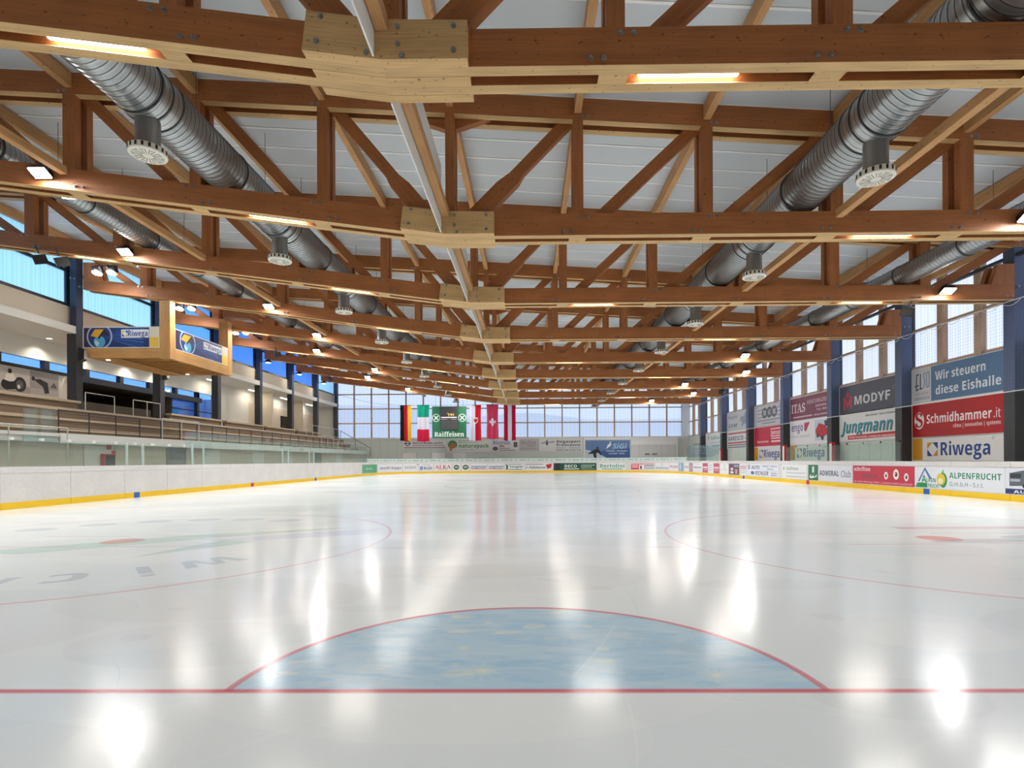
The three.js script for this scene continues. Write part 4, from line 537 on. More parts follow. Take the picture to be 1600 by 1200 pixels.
// ---------- flags ----------
{
  const rope = thing('flag_rope', 'thin dark rope the flags hang from', 'rope');
  part('rope', new THREE.TubeGeometry(new THREE.CatmullRomCurve3([V(-20.6, 8.6, 58.02), V(-17, 7.72, 58.02), V(-13.9, 7.45, 58.02), V(-5, 7.44, 58.02), V(2, 7.5, 58.02), V(9, 7.62, 58.02)]), 40, 0.014, 5), M.column, rope); part('end_ring', new THREE.TorusGeometry(0.06, 0.015, 6, 10).translate(-20.6, 8.6, -58.02), M.bolt, rope);
  const flag = (label, x0, x1, y0, y1, taper, draw) => {
    const o = thing('flag', label, 'flag', 'flags under the far roof', V((x0 + x1) / 2, y1, 58.02)), w = x1 - x0, h = y1 - y0, g = new THREE.PlaneGeometry(w, h, 26, 20), p = g.attributes.position;
    for (let i = 0; i < p.count; i++) { const x = p.getX(i) / w, t = 0.5 - p.getY(i) / h; p.setXYZ(i, p.getX(i) * (1 - taper * Math.sin(Math.PI * Math.min(1, t * 1.3))), p.getY(i) - h / 2 - 0.03 * Math.cos(x * 9) * t, 0.07 * Math.sin(x * 15 + t * 1.4) * (0.35 + 0.65 * t)); }
    g.computeVertexNormals();
    part('cloth', g, new THREE.MeshPhysicalMaterial({ map: canvasTexture(128, 384, draw), roughness: 0.95, side: THREE.DoubleSide, transmission: 0.42, thickness: 0, specularIntensity: 0.1 }), o);
    part('top_hem', bar(V(-w / 2, 0.01, 0), V(w / 2, 0.01, 0), 0.02, 6), M.column, o);
  };
  const vert = (...c) => (g, w, h) => c.forEach((k, i) => fill(g, k, w * i / c.length, 0, w / c.length + 1, h));
  flag('black, red and gold vertically striped flag', -13.96, -12.72, 3.55, 7.43, 0.02, vert('#1d2021', '#c4222c', '#eeb93c'));
  flag('green, white and red flag hung sideways', -12.1, -10.76, 3.47, 7.45, 0.07, (g, w, h) => ['#1f9a7c', '#e6e0ea', '#d42a4a'].forEach((c, i) => fill(g, c, 0, h * i / 3, w, h / 3 + 1)));
  flag('white and red flag with a red eagle emblem', -6.41, -5.11, 3.54, 7.42, 0.05, (g, w, h) => { fill(g, '#dfe0ec', 0, 0, w / 2, h); fill(g, '#d2243a', w / 2, 0, w / 2, h); poly(g, '#e9dfe0', [w * 0.32, h * 0.35], [w * 0.74, h * 0.35], [w * 0.74, h * 0.47], [w * 0.53, h * 0.53], [w * 0.32, h * 0.47]); poly(g, '#c2283a', [w * 0.35, h * 0.36], [w * 0.45, h * 0.41], [w * 0.53, h * 0.36], [w * 0.6, h * 0.41], [w * 0.71, h * 0.36], [w * 0.68, h * 0.44], [w * 0.53, h * 0.5], [w * 0.38, h * 0.44]); });
  flag('pinkish red flag with a white cross', -4.53, -3.23, 3.71, 7.47, 0.07, (g, w, h) => { fill(g, '#dc4a66', 0, 0, w, h); fill(g, '#f0e8ee', w * 0.4, h * 0.4, w * 0.2, h * 0.21); fill(g, '#f0e8ee', w * 0.22, h * 0.47, w * 0.56, h * 0.07); });
  flag('red, white and red vertically striped flag', -2.65, -1.35, 3.52, 7.46, 0.02, vert('#c21f3a', '#dfe0ee', '#c21f3a'));
}

// ---------- left side: gallery, upper windows, stand ----------
const wallL = struct('wall_left');
{
  const D0 = WALL_BACK, D1 = WALL_FAR;
  part('gallery_slab', box(-25.2, -22.25, 7.72, 8.08, D0, D1, 'd'), M.plaster, wallL);
  part('parapet', box(XL - 0.12, XL, 8.08, 9.1, D0, D1, 'd'), M.beige, wallL);
  part('wall_core', box(-25.3, -25.05, -0.3, 6.18, D0, 28.8, 'd'), M.plaster, wallL); part('wall_core', box(-25.3, -25.05, -0.3, 3.9, 28.8, 37.5, 'd'), M.plaster, wallL); part('wall_core', box(-25.3, -25.05, 5.9, 6.18, 28.8, 37.5, 'd'), M.plaster, wallL); part('wall_core', box(-25.3, -25.05, 6.66, 8.08, D0, D1, 'd'), M.plaster, wallL);
  part('wall_core', box(-25.3, -25.05, -0.3, 4.75, 37.5, 42.3, 'd'), M.plaster, wallL); part('wall_core', box(-25.3, -25.05, -0.3, 6.66, 42.3, 47.5, 'd'), M.plaster, wallL); part('wall_core', box(-25.3, -25.05, -0.3, 6.66, 47.5, D1, 'd'), M.beige, wallL);
  part('wall_core', box(-25.3, -25.05, 5.85, 6.18, 37.5, 40.2, 'd'), M.dark, wallL); part('wall_core', box(-25.3, -25.05, 6.18, 6.66, D0, 14.75, 'd'), M.plaster, wallL);
  part('stair_cheek', box(-25.05, -23.3, 3.9, 7.72, 48.3, 48.5, 'd'), M.beige, wallL); part('stair_cheek', box(-25.05, -23.6, 3.9, 7.72, 55.5, 55.7, 'd'), M.beige, wallL);
  // the bar: a real room behind the opening
  for (const g of [box(-31.2, -31, 3.9, 6.1, 28.6, 37.7, 'd'), box(-31, -25.3, 3.9, 6.1, 28.6, 28.8, 'x'), box(-31, -25.3, 3.9, 6.1, 37.5, 37.7, 'x')]) part('bar_wall', g, M.barWall, wallL);
  part('bar_ceiling', box(-31.2, -25.3, 6.1, 6.17, 28.6, 37.7, 'd'), M.barWall, wallL); part('bar_floor', box(-31.2, -25.05, 3.75, 3.9, 28.6, 37.7, 'd'), M.riser, wallL); part('back_shelf', box(-31, -30.6, 3.9, 5.2, 29.5, 36.5, 'd'), M.riser, wallL);
  part('bar_beam', box(-25.04, -24.7, 5.84, 6.18, 28.8, 40.2, 'd'), M.frameDark, wallL);
  part('bar_counter', box(-26.6, -26.0, 3.9, 4.95, 30.2, 36.5, 'd'), M.barWall, wallL);
  part('banner_rail', box(-25.04, -24.9, 6.05, 6.2, 10, 28.6, 'd'), M.black, wallL);
  const strips = struct('window_' + (++windowNo));
  const cuts = [14.75, 17.3, 19.85, 22.4, 24.95, 27.5, 30.05, 32.6, 35.15, 37.7, 40.2, 42.3];
  for (let k = 0; k < cuts.length - 1; k++) { part('pane', box(-25.2, -25.19, 6.18, 6.66, cuts[k], cuts[k + 1], 'd'), M.clear, strips); part('mullion', box(-25.26, -25.0, 6.18, 6.66, cuts[k] - 0.14, cuts[k] + 0.14, 'y'), M.frameDark, strips); }
  part('pane', box(-25.2, -25.19, 4.75, 5.85, 37.5, 40.1, 'd'), M.clear, strips); part('pane', box(-25.2, -25.19, 4.75, 6.18, 40.3, 42.3, 'd'), M.clear, strips); part('mullion', box(-25.26, -25.0, 4.75, 6.66, 40.08, 40.32, 'y'), M.frameDark, strips);
  part('rail', box(-25.24, -25.1, 5.2, 5.26, 37.5, 42.3, 'd'), M.frameDark, strips);
  for (let i = -2; i <= 8; i++) {     // upper windows, bay by bay
    const a = i === -2 ? D0 : centre(i) + 0.2, b = i === 8 ? D1 - 0.1 : centre(i + 1) - 0.2, win = struct('window_' + (++windowNo)), roof = topBottom(XL) + 0.6, m = i >= 5 && i < 8 ? M.paneDeep : i === 4 ? M.paneMid : M.paneBlue;  // farther bays tinted deeper, standing in for the oblique view of the sky
    part('pane', sheetX(XL - 0.08, 9.1, 10.86, a, b), m, win); part('pane', sheetX(XL - 0.08, 10.86, roof, a, b), m, win);
    for (const y of [9.1, 10.8]) part('rail', box(XL - 0.12, XL + 0.03, y, y + 0.13, a, b, 'd'), M.frameDark, win);
    part('jamb', box(XL - 0.12, XL + 0.02, 9.1, roof, a - 0.05, a + 0.05, 'y'), M.frameDark, win); part('jamb', box(XL - 0.12, XL + 0.02, 9.1, roof, b - 0.05, i === 8 ? b + 0.1 : b + 0.34, 'y'), M.frameDark, win);
  }
  const dr = struct('door_6'); part('door_leaf', box(-25.04, -24.98, 3.9, 5.9, 53.8, 55.1, 'y'), M.black2, dr); part('door_frame', merge([box(-25.04, -24.96, 3.9, 6.0, 53.7, 53.8), box(-25.04, -24.96, 3.9, 6.0, 55.1, 55.2), box(-25.04, -24.96, 5.9, 6.0, 53.7, 55.2)]), M.dark, dr); part('handle', box(-24.98, -24.94, 4.9, 4.96, 53.95, 54.1), M.steel, dr);
}
for (let n = 2; n <= 9; n++) {
  const c = n === 9 ? WALL_FAR - 0.35 : centre(n), o = thing('gallery_column', n === 2 ? 'dark gallery column on the left nearest the camera' : `dark square gallery column on the left, ${['just before the hanging Riwega box', 'behind the hanging Riwega box', 'first past the hanging Riwega box', 'second past the hanging Riwega box', 'third past the hanging Riwega box', 'fourth past the hanging Riwega box', 'in the corner at the far windows'][n - 3]}`, 'column', 'columns of the gallery', V(-22.25, 3.9, c));
  part('shaft', box(-0.46, 0.0, 0, 3.82, -0.2, 0.2, 'y'), M.column, o); part('upper_shaft', box(-0.3, 0.02, 3.82, topBottom(-22.4) - 3.9, -0.2, 0.2, 'y'), M.navyDark, o, 'upper part with blue window light put into its navy colour'); part('base_plate', box(-0.5, 0.04, 0, 0.025, -0.24, 0.24), M.bolt, o);  // blue window light put into the upper column colour
}
{
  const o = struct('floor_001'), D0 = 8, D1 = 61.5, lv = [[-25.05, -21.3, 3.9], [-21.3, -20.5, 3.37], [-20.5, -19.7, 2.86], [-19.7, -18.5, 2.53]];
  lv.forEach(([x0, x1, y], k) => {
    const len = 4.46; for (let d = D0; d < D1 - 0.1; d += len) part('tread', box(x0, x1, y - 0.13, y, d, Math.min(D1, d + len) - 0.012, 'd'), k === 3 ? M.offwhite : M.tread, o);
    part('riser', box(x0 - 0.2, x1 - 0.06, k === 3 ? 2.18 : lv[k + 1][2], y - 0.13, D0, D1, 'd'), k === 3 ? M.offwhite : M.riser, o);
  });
  part('stand_base', box(-25, -19.0, 0, 2.18, D0, D1, 'd'), M.beige, o); part('front_band', box(-18.53, -18.47, 2.15, 2.54, 20.9, D1, 'd'), M.offwhite, o, 'pale concrete front edge of the stand');
  for (const d of [22.6, 27.8, 31, 36.5, 41, 47.2, 52.4]) part('corridor_panel', box(-19.0, -18.96, 0, 2.1, d, d + 1.6, 'y'), d % 2 > 1 ? M.concrete : M.plaster, o);
  const bench = (d0, d1, label) => { const b = thing('bench', label, 'bench', 'benches on the top step of the stand', V(-22.25, 3.9, d0)); part('seat_plank', box(0, 0.38, 0.36, 0.47, 0, d1 - d0, 'd'), M.tread, b); part('support', box(0.03, 0.24, 0, 0.36, 0.05, d1 - d0 - 0.05, 'd'), M.riser, b); };
  const W = ['under the black and white photo banner', 'beyond the black bar opening', 'in front of the pale blue wall', 'in front of the beige wall with a small notice', 'before the last columns of the gallery'];
  [[20.6, 25.9], [32.5, 37.9], [38.5, 43.9], [44.5, 49.9], [50.5, 55.9]].forEach(([a, b], i) => bench(a, b, `plank bench on the stand ${W[i]}`));
}
function railing(label, x, y, d0, d1, h, posts, bars, group = 'steel railings of the stand', m = M.rail) {
  const o = thing('railing', label, 'railing', group, V(x, y, d0)), len = d1 - d0;
  part('top_rail', bar(V(0, h, 0), V(0, h, len), 0.024), m, o);
  for (let k = 0; k < posts; k++) part('post', bar(V(0, 0, len * k / (posts - 1)), V(0, h, len * k / (posts - 1)), 0.022), m, o);
  for (const b of bars) part('bar', bar(V(0, b, 0), V(0, b, len), 0.012, 6), m, o);
}
railing('steel rail on the top step right after the photo banner', -21.25, 3.9, 25.4, 27.2, 0.84, 2, []);
railing('steel rail on the top step in front of the black bar', -21.25, 3.9, 28.5, 30.6, 0.84, 3, []);
railing('upper steel railing at the far end of the stand', -21.25, 3.9, 50.9, 59.6, 1.03, 7, []);
railing('middle steel railing at the far end of the stand', -19.75, 2.86, 50.8, 55.4, 1.0, 4, []);
railing('lower steel railing at the far end of the stand', -18.6, 2.53, 51.8, 58.4, 0.75, 6, []);
railing('long dark front railing with four bars along the stand', -18.55, 2.53, 20.9, 50.2, 0.93, 21, [0.2, 0.42, 0.64, 0.8], null, M.frameDark);
railing('short white top rail on the middle of the front railing', -18.5, 2.53, 26.8, 29.8, 1.06, 3, []);
railing('steel handrail beside the stairs at the near end of the stand', -17.5, 1.3, 15.5, 20.1, 1.38, 3, [], null);
{ const o = thing('stair_handrail', 'sloping dark handrail against the far windows', 'railing'); part('rail', bar(V(-21.4, 4.85, 60.6), V(-18.0, 2.85, 60.6), 0.03), M.frameDark, o); for (const x of [-21.4, -19.7, -18.0]) part('post', bar(V(x, 4.85 - (x + 21.4) * 0.588 - 0.9, 60.6), V(x, 4.85 - (x + 21.4) * 0.588, 60.6), 0.025), M.frameDark, o); }
{ const o = thing('glass_balustrade', 'greenish glass balustrade at the near end of the stand stairs', 'balustrade', null, V(-18.55, 2.2, 19.4)); part('glass_pane', box(-0.006, 0.006, 0, 1.25, 0, 0.7, 'y'), M.glass, o); part('glass_pane', box(-0.006, 0.006, 0, 1.25, 0.72, 1.4, 'y'), M.glass, o); part('foot_rail', box(-0.03, 0.03, -0.03, 0.06, 0, 1.4, 'd'), M.steel, o); }
{ const o = thing('fire_cabinet', 'red fire extinguisher cabinet on the corridor wall behind the left glass', 'fire cabinet', null, V(-18.95, 1.0, 23.75)); part('cabinet', box(0, 0.2, 0, 0.75, -0.3, 0.3, 'y'), M.red, o); part('door', box(0.2, 0.215, 0.05, 0.7, -0.26, 0.26, 'y'), M.dark, o); part('notice', box(0, 0.02, 0.95, 1.2, 0.05, 0.3, 'y'), M.red, o); part('notice', box(0, 0.02, 0.65, 0.9, 0.33, 0.55, 'y'), M.red, o); }
sign('photo_banner', 'long black and white banner of four old photographs on the gallery wall', null, 6.4, 1.2, 1024, (g, w, h) => {
  fill(g, '#8d8886', 0, 0, w, h); seed = 41;
  const px = w / 4;
  for (let k = 0; k < 4; k++) {
    const x = k * px, tone = ['#b5afac', '#39363a', '#b9b3b0', '#8f8a88'][k]; fill(g, tone, x, 0, px - 4, h); fill(g, ['#8e8886', '#55504f', '#98918e', '#a39d9b'][k], x, h * 0.72, px - 4, h * 0.28);
    const dk = '#19181b', lt = '#dcd6d2';
    if (k === 0 || k === 1) { for (let i = 0; i < 26; i++) { g.fillStyle = [dk, '#4a4648', lt, '#77716f'][Math.floor(rnd() * 4)]; g.beginPath(); g.ellipse(x + px * (0.1 + 0.8 * rnd()), h * (0.35 + 0.55 * rnd()), px * 0.07 * rnd() + 6, h * 0.09 * rnd() + 5, rnd() * 3, 0, 7); g.fill(); } disc(g, lt, x + px * 0.78, h * 0.72, px * 0.09, h * 0.16); }
    if (k === 2) { disc(g, dk, x + px * 0.66, h * 0.66, px * 0.2, h * 0.3); disc(g, '#5a5657', x + px * 0.66, h * 0.66, px * 0.12, h * 0.18); disc(g, dk, x + px * 0.24, h * 0.72, px * 0.17, h * 0.22); poly(g, lt, [x + px * 0.16, h * 0.55], [x + px * 0.24, h * 0.28], [x + px * 0.44, h * 0.26], [x + px * 0.54, h * 0.46], [x + px * 0.4, h * 0.62]); disc(g, dk, x + px * 0.34, h * 0.17, px * 0.065, h * 0.1); poly(g, dk, [x + px * 0.22, h * 0.62], [x + px * 0.5, h * 0.56], [x + px * 0.56, h * 0.86], [x + px * 0.3, h * 0.92]); disc(g, lt, x + px * 0.62, h * 0.76, px * 0.05, h * 0.09); }
    if (k === 3) { poly(g, dk, [x + px * 0.12, h * 0.36], [x + px * 0.34, h * 0.3], [x + px * 0.6, h * 0.42], [x + px * 0.66, h * 0.86], [x + px * 0.5, h * 0.9], [x + px * 0.44, h * 0.62], [x + px * 0.28, h * 0.5]); disc(g, dk, x + px * 0.1, h * 0.32, px * 0.06, h * 0.09); poly(g, '#4b4748', [x + px * 0.7, h * 0.6], [x + px * 0.84, h * 0.36], [x + px * 0.95, h * 0.62]); }
  }
}, V(-25.03, 5.42, 24.95), Math.PI / 2);
{ const o = thing('wall_notice', 'small framed notice on the beige gallery wall', 'notice', null, V(-25.04, 4.7, 51.4)); part('frame', box(0, 0.03, 0, 0.6, -0.24, 0.24, 'y'), M.dark, o); part('sheet', box(0.03, 0.035, 0.05, 0.55, -0.19, 0.19, 'y'), M.white, o); }
// hanging timber box with signs
{
  const o = thing('hanging_box', 'open timber box hung from the roof trusses on the left', 'platform'), xr = -17.52, y0 = 6.45, y1 = 7.0, a = 25.97, b = 31.45;
  part('post', box(-18.05, xr, y0, chordBottom(-17.5), a, a + 0.38, 'y'), M.boxwood, o); part('post', box(-18.05, xr, y0, 9.6, b - 0.45, b, 'y'), M.boxwood, o);
  part('front_beam', prism([[-21.7, y1], [-21.45, y0 + 0.05], [-18.05, y0 + 0.05], [-18.05, y1]], a, a + 0.16, [1, 0], 0.4), M.boxwood, o); part('side_beam', box(-17.7, xr - 0.01, y0, y1, a + 0.38, b - 0.45, 'd'), M.boxwood, o);
  part('rear_beam', box(-21.7, -18.05, y0 + 0.05, y1, b - 0.2, b - 0.04, 'x'), M.boxwood, o); part('inner_beam', box(-21.75, -21.55, y0 + 0.1, y1, a + 0.17, b - 0.21, 'd'), M.boxwood, o);
  for (let k = 0; k < 8; k++) part('floor_joist', box(-21.5, -17.72, y0 + 0.12, y0 + 0.34, a + 0.55 + k * 0.56, a + 0.65 + k * 0.56, 'x'), M.boxwood, o);
  part('floor_board', box(-21.6, -17.72, y0 + 0.36, y0 + 0.42, a + 0.17, b - 0.21, 'd'), M.boxwood, o); part('soffit', box(-21.5, -20.4, y0 + 0.06, y0 + 0.11, a + 0.17, b - 0.21, 'd'), M.boxwood, o);
  part('bracket', box(-17.9, -17.7, 9.35, 9.55, b, centre(4) - 0.3, 'd'), M.bolt, o);
  for (const [x, d] of [[-21.0, 26.5], [-19.9, 31.0]]) part('downlight', new THREE.CylinderGeometry(0.09, 0.09, 0.03, 14).translate(x, y0 + 0.045, -d), M.softGlass, o);
  const art = (g, w, h) => {
    fill(g, '#15316f', 0, 0, w, h); seed = 5;
    for (let k = 0; k < 9; k++) { poly(g, ['rgba(90,150,220,0.5)', 'rgba(30,80,170,0.7)', 'rgba(150,200,240,0.35)'][k % 3], [w * 0.26, h * 0.5], [w * 0.8, h * (-0.3 + k * 0.17)], [w * 0.8, h * (-0.22 + k * 0.17)]); }
    fill(g, '#2a1c44', 0, 0, w * 0.06, h); ringed(g, 'rgba(200,215,225,0.8)', w * 0.21, h * 0.45, h * 0.62, h * 0.08); disc(g, '#4fa3cf', w * 0.21, h * 0.72, h * 0.3); poly(g, '#b9d8dc', [w * 0.15, h * 0.6], [w * 0.21, h * 0.78], [w * 0.18, h * 0.98], [w * 0.15, h * 0.8]);
    poly(g, '#dba332', [w * 0.09, h * 0.42], [w * 0.15, h * 0.08], [w * 0.27, h * 0.08], [w * 0.19, h * 0.5]); poly(g, '#2a1512', [w * 0.19, h * 0.5], [w * 0.27, h * 0.08], [w * 0.345, h * 0.42], [w * 0.32, h * 0.42], [w * 0.27, h * 0.22], [w * 0.2, h * 0.6]);
    fill(g, '#dcdfe6', w * 0.5, h * 0.1, w * 0.37, h * 0.42); const x = w * 0.51, s = h * 0.3, y = h * 0.16; poly(g, '#d2b24a', [x, y], [x + s / 2, y], [x, y + s / 2]); poly(g, '#1d3f86', [x + s, y], [x + s / 2, y], [x + s, y + s / 2]); poly(g, '#1d3f86', [x, y + s], [x + s / 2, y + s], [x, y + s / 2]); poly(g, '#d2b24a', [x + s, y + s], [x + s / 2, y + s], [x + s, y + s / 2]);
    text(g, 'Riwega', w * 0.585, h * 0.45, h * 0.4, '#1d3f86', { fit: w * 0.275 }); fill(g, '#e3c04a', w * 0.875, 0, w * 0.125, h); fill(g, '#d6d0bc', w * 0.875, 0, w * 0.125, h * 0.5);
  };
  sign('box_sign', 'blue Riwega sign with a roofed globe on the near face of the hanging box', 'signs on the hanging box', 3.7, 0.96, 512, art, V(-19.93, 7.5, a + 0.02));
  sign('box_sign', 'blue Riwega sign with a roofed globe on the rink face of the hanging box', 'signs on the hanging box', 4.6, 0.96, 512, art, V(-17.56, 7.5, 28.68), Math.PI / 2);
}

// ---------- air ducts ----------
function ringProfile(r, len, pitch) { const p = []; for (let z = 0; z < len - 1e-6; z += pitch) { p.push([r, z], [r, z + pitch - 0.02], [r + 0.014, z + pitch - 0.01]); } p.push([r, len]); return p; }
function ductGeometry(r, len) {   // spiral seam: every turn climbs by one pitch
  const n = Math.round(len / 0.145), pitch = len / n, g = new THREE.LatheGeometry(ringProfile(r, len, pitch).map(([a, z]) => new THREE.Vector2(a, z)), 40), p = g.attributes.position, uv = g.attributes.uv;
  for (let i = 0; i < p.count; i++) { p.setY(i, p.getY(i) + pitch * uv.getX(i)); uv.setXY(i, uv.getX(i), p.getY(i) / pitch - uv.getX(i)); }
  g.rotateX(-Math.PI / 2); return g;
}
const discG = new THREE.LatheGeometry([[0.001, 0], [0.33, 0], [0.355, 0.012], [0.36, 0.03], [0.36, 0.135], [0.34, 0.15], [0.24, 0.16], [0.24, 0.17]].map(([a, b]) => new THREE.Vector2(a, b)), 40);
const slotsG = (() => { const a = []; for (let k = 0; k < 18; k++) a.push(new THREE.BoxGeometry(0.045, 0.085, 0.01).translate(0, 0.085, 0.359).rotateY(k * Math.PI / 9)); for (let k = 0; k < 20; k++) a.push(new THREE.BoxGeometry(0.009, 0.006, 0.2).translate(0, -0.001, 0.2).rotateY(k * Math.PI / 10 + 0.1)); for (let k = 0; k < 10; k++) a.push(new THREE.BoxGeometry(0.007, 0.006, 0.06).translate(0, -0.001, 0.26).rotateY(k * Math.PI / 5 + 0.26)); return merge(a); })();
function duct(label, x, y, r, vents) {
  const o = thing('air_duct', label, 'air duct', 'round ventilation ducts', V(x, y, 0)), a = ductGeometry(r, 3), ringG = new THREE.TorusGeometry(r + 0.012, 0.02, 8, 40);
  for (let d = 2.2; d < 61; d += 3) { part('duct_section', a, M.duct, o).position.z = -d; part('joint_ring', ringG, M.ring, o).position.z = -d; }
  for (let n = 0; n < 9; n++) for (const k of [2.0, 4.6]) part('hanger_wire', bar(V(0, r, 0), V(0, topBottom(x) + 0.58 - y, 0), 0.008, 5), M.ring, o).position.z = -(centre(n) + k);
  if (vents) for (let n = 0; n < 9; n++) {
    const d = centre(n) + 2.95, drop = vents;
    part('saddle', new THREE.CylinderGeometry(r + 0.008, r + 0.008, 0.66, 40).rotateX(Math.PI / 2), M.steel, o, 'smooth bright saddle piece').position.z = -d;
    for (const e of [-0.33, 0.33]) part('joint_ring', ringG, M.ring, o).position.z = -(d + e);
    part('branch_pipe', new THREE.CylinderGeometry(0.235, 0.235, drop + 0.2, 24).translate(0, -r - drop / 2 + 0.1, 0), M.pipe, o).position.z = -d;
    const v = part('diffuser', discG, M.vent, o, 'white round diffuser with slots'); v.position.set(0, -r - drop - 0.16, -d); part('vent_slots', slotsG, M.slot, v).userData.kind = 'stuff';
  }
}
duct('large round steel duct left of the middle with white diffusers', -8.0, 9.12, 0.555, 0.56);
duct('large round steel duct right of the middle with white diffusers', 7.3, 8.46, 0.555, 0.56);
duct('slimmer round steel duct near the left gallery', -14.4, 9.87, 0.38, 0);
duct('slimmer round steel duct near the right wall', 14.1, 8.22, 0.37, 0);

// ---------- lamps ----------
function floodlight(label, x, y, d, face, side) {   // face -1: towards the camera, +1: away
  const o = thing('floodlight', label, 'floodlight', 'floodlights on the trusses', V(x, y, d)), head = new THREE.Group(); head.name = 'lamp_head'; o.add(head);
  head.rotation.x = face < 0 ? -0.5 : 0.35;
  part('housing', new THREE.CylinderGeometry(0.2, 0.27, 0.18, 4).rotateY(Math.PI / 4).scale(1.25, 1, 0.85).translate(0, 0.1, 0), M.black2, head); part('lamp_glass', new THREE.BoxGeometry(0.42, 0.02, 0.28).translate(0, 0.0, 0), M.lampGlass, head);
  part('bracket', box(-0.02, 0.02, 0.05, 0.28, face < 0 ? 0 : -0.22, face < 0 ? 0.22 : 0, 'y'), M.column, o);
  const l = new THREE.SpotLight(lin(1, 0.99, 0.975), face < 0 ? FLOOD : FLOOD * 0.6, 0, 1.3, 0.75, 2); l.name = 'flood_beam'; l.position.set(0, -0.06, -face * -0.03); l.shadow.radius = 12; o.add(l);
  l.target.name = 'aim'; l.target.position.set(side * 4.0, -8, face < 0 ? 0.6 : -0.6); o.add(l.target);
}
const TR = { '-2': 'rear', '-1': 'overhead' }; Object.assign(TR, ['first', 'second', 'third', 'fourth', 'fifth', 'sixth', 'seventh', 'eighth', 'ninth']);
for (const [n, x] of [[-2, -12.6], [-1, -12.6], [-2, 12.8], [-1, 12.8], [0, -15], [1, -12.65], [2, -15], [3, -12.55], [4, -12.6], [5, -15], [6, -12.6], [7, -15], [8, -12.6], [0, 15.4], [1, 12.85], [2, 15.45], [4, 12.9], [5, 15.4], [6, 12.85], [7, 15.4], [8, 12.9]]) for (const f of [-1, 1])
  floodlight(`${f < 0 ? 'bright floodlight on the front of' : 'floodlight behind'} the ${TR[n]} truss, ${x < 0 ? 'left' : 'right'} side`, x, chordBottom(x) + (f < 0 ? 0.24 : 0.1), centre(n) + f * 0.52, f, x < 0 ? 1 : -1);
function tubeLight(label, x, n) {
  const o = thing('tube_light', label, 'tube light', 'fluorescent tubes in the truss chords', V(x, chordBottom(x), centre(n))), tilt = x < APEX ? -Math.atan(0.1336) : 0; o.rotation.z = tilt;
  part('tube', new THREE.CapsuleGeometry(0.05, 1.46, 4, 12).rotateZ(Math.PI / 2).translate(0, 0.07, 0), M.tubeGlass, o); part('fitting', new THREE.BoxGeometry(1.6, 0.05, 0.1).translate(0, 0.16, 0), M.white, o);
  const l = new THREE.RectAreaLight(lin(1, 0.95, 0.86), TUBE, 1.5, 0.09); l.name = 'tube_glow'; l.position.set(0, 0.01, 0); l.rotation.x = -Math.PI / 2; o.add(l);
}
for (let n = 0; n < 9; n++) for (const [x, w] of [[-16.6, 'far left'], [-6.7, 'left of the middle'], ...(n % 2 ? [[9.45, 'right']] : [[2.52, 'right of the middle'], [12.65, 'far right']])]) tubeLight(`fluorescent tube in the bottom chord of the ${TR[n]} truss, ${w}`, x, n);
for (let n = 3; n <= 5; n++) { // twin projector lamps under the roof edge on the left
  const o = thing('projector_lamp', `twin projector lamp under the roof beside the ${TR[n]} truss, left edge`, 'projector', 'twin projectors on the left', V(-20.1, 10.45, centre(n) - 1.05));
  for (const x of [-0.35, 0.35]) { part('housing', new THREE.CylinderGeometry(0.24, 0.2, 0.3, 16).rotateX(0.5).translate(x, 0.12, 0), M.black2, o); part('lamp_glass', new THREE.CylinderGeometry(0.2, 0.2, 0.02, 16).rotateX(-0.25).translate(x, -0.08, 0.06), M.lampGlass, o); }
  part('bracket', box(-0.5, 0.5, 0.26, 0.31, -0.03, 0.03), M.column, o);
  const l = new THREE.SpotLight(lin(1, 0.97, 0.92), FLOOD * 0.25, 0, 1.1, 0.6, 2); l.name = 'projector_beam'; l.position.set(0.2, -0.2, 0.1); l.shadow.radius = 8; l.target.position.set(5, -9, 0); l.target.name = 'aim'; o.add(l, l.target);
}
for (let n = 6; n <= 8; n++) {
  const o = thing('wall_lamp', `small black bowl lamp on an arm on the gallery column by the ${TR[n]} truss`, 'wall lamp', 'bowl lamps on the gallery columns', V(-22.2, 9.55, centre(n) - 0.2));
  part('arm', bar(V(0, 0.1, 0), V(0.55, 0.16, -0.1), 0.025), M.black2, o); part('bowl', new THREE.SphereGeometry(0.26, 16, 8, 0, Math.PI * 2, 0, Math.PI / 2).translate(0.7, 0.02, 0.1), M.black2, o); part('lamp_glass', new THREE.CylinderGeometry(0.2, 0.2, 0.02, 16).translate(0.7, 0.01, 0.1), M.softGlass, o);
  const l = new THREE.PointLight(lin(1, 0.93, 0.82), 6); l.name = 'bowl_glow'; l.position.set(0.7, -0.06, 0.1); l.shadow.radius = 5; o.add(l);
}
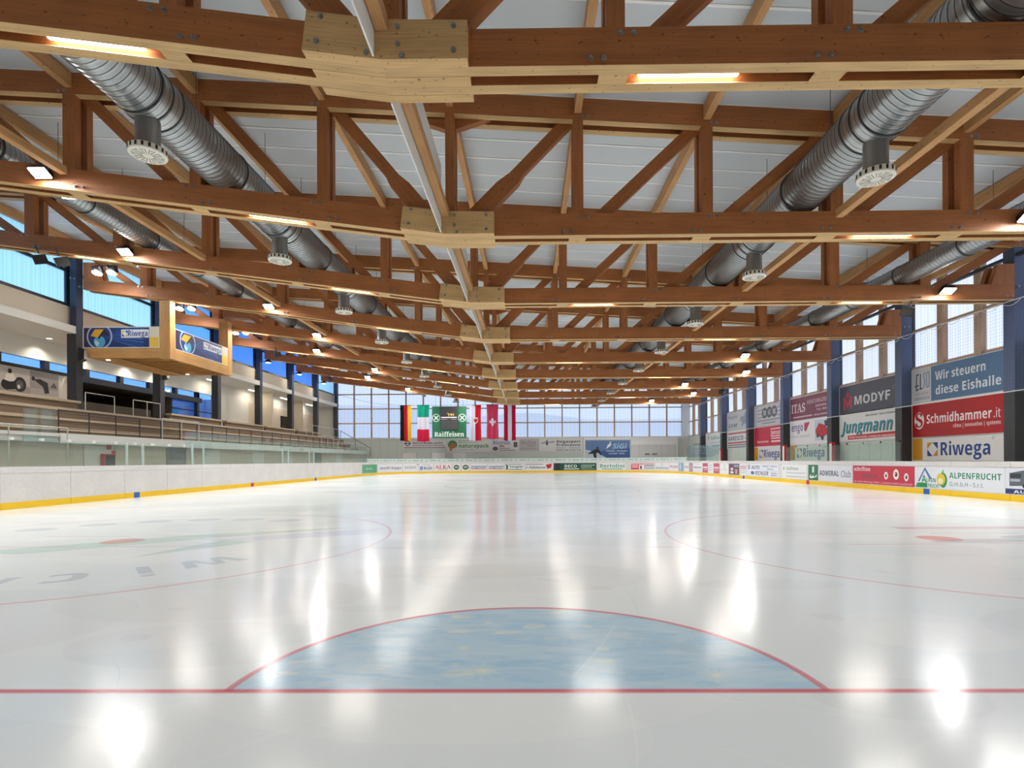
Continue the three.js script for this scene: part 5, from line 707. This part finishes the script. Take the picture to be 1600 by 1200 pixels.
for (let n = 2; n <= 8; n++) {
  const d = centre(n) + 2.7;
  if (n >= 5) {
    const o = thing('gallery_tube', `strip light under the gallery ceiling past the ${TR[n]} truss`, 'strip light', 'strip lights under the gallery', V(-24.3, 7.69, d)); part('diffuser', box(-0.07, 0.07, -0.08, -0.02, -0.75, 0.75, 'd'), M.softGlass, o); part('fitting', box(-0.09, 0.09, -0.02, 0, -0.78, 0.78, 'd'), M.white, o);
    const l = new THREE.RectAreaLight(lin(1, 0.9, 0.74), 45, 0.14, 1.5); l.name = 'strip_glow'; l.rotation.x = -Math.PI / 2; l.position.set(0, -0.09, 0); o.add(l);
  } else for (const e of [-2, 0.6]) {
    const o = thing('downlight', `round downlight in the gallery ceiling past the ${TR[n]} truss, ${e < 0 ? 'nearer' : 'farther'} one`, 'downlight', 'downlights under the gallery', V(-24.4, 7.72, d + e)); part('trim_ring', new THREE.TorusGeometry(0.13, 0.02, 6, 18).rotateX(Math.PI / 2).translate(0, -0.005, 0), M.white, o); part('lamp_glass', new THREE.CylinderGeometry(0.12, 0.12, 0.015, 18).translate(0, -0.01, 0), M.softGlass, o);
    const l = new THREE.SpotLight(lin(1, 0.9, 0.74), 22, 0, 1.1, 0.6, 2); l.name = 'downlight_beam'; l.position.set(0, -0.04, 0); l.target.position.set(0, -4, 0); l.target.name = 'aim'; l.shadow.radius = 5; o.add(l, l.target);
  }
}
// ---------- loudspeakers and small fittings ----------
function speaker(label, x, y, d, turn, group) {
  const o = thing('loudspeaker', label, 'loudspeaker', group, V(x, y, d)); o.rotation.set(0.5, turn, 0);
  part('cabinet', new THREE.CylinderGeometry(0.3, 0.2, 0.52, 4).rotateY(Math.PI / 4).rotateX(Math.PI / 2).scale(1, 0.8, 1), M.black2, o); part('grille', new THREE.PlaneGeometry(0.36, 0.28).translate(0, 0, 0.263), M.slot, o); part('bracket', box(-0.02, 0.02, 0.18, 0.5, -0.02, 0.02, 'y'), M.column, o);
}
speaker('black loudspeaker under the third truss, outer one on the left', -18.35, 9.08, 19.95, 0.6, 'black loudspeakers'); speaker('black loudspeaker under the third truss, inner one on the left', -17.55, 8.95, 19.9, 0.9, 'black loudspeakers');
speaker('black loudspeaker under the third truss on the right', 14.4, 6.95, 20.3, -0.7, 'black loudspeakers'); speaker('black loudspeaker under the sixth truss on the left', -17.9, 9.05, 37.9, 0.7, 'black loudspeakers'); speaker('black loudspeaker under the seventh truss on the right', 16.0, 6.95, 44.1, -0.7, 'black loudspeakers'); speaker('black loudspeaker under the eighth truss on the left', -18.6, 9.1, 49.9, 0.7, 'black loudspeakers');
for (const [n, w] of [[3, 'before'], [4, 'behind']]) { const o = thing('wall_speaker', `small pale wedge speaker on the gallery column ${w} the hanging box`, 'speaker', null, V(-22.1, 6.35, centre(n) - 0.1)); part('cabinet', prism([[0, 0], [0.22, 0.12], [0.26, 0.62], [0, 0.7]], -0.14, 0.14, [0, 1]), M.black2, o); part('front_grille', prism([[0.235, 0.12], [0.27, 0.12], [0.29, 0.58], [0.27, 0.6]], -0.1, 0.1, [0, 1]), M.white, o); }
for (const [d, w] of [[31.75, 'before the MODYF sign column'], [37.6, 'at the ochre end of the glassed Riwega sign'], [50.0, 'below the small Raiffeisen wall sign']]) { const o = thing('fire_cabinet', `narrow red cabinet on the right wall ${w}`, 'fire cabinet', null, V(18.0, 0.9, d)); part('cabinet', box(-0.1, 0.09, 0, 1.45, -0.16, 0.16, 'y'), M.red, o); part('door_plate', box(-0.115, -0.1, 0.1, 1.35, -0.12, 0.12, 'y'), M.white, o); }
// ---------- end wall behind the camera ----------
{
  const w = struct('wall_back'); part('wall_core', prism([[-26, -0.3], [XR + 0.25, -0.3], [XR + 0.25, topBottom(XR) + 0.7], [-26, topBottom(-23) + 0.7]], WALL_BACK - 0.3, WALL_BACK), M.offwhite, w);
}

// ---------- finish ----------
scene.traverse((o) => { if (o.isMesh) { o.castShadow = true; o.receiveShadow = true; } if (o.isSpotLight || o.isPointLight) o.castShadow = true; });
renderer.render(scene, camera);
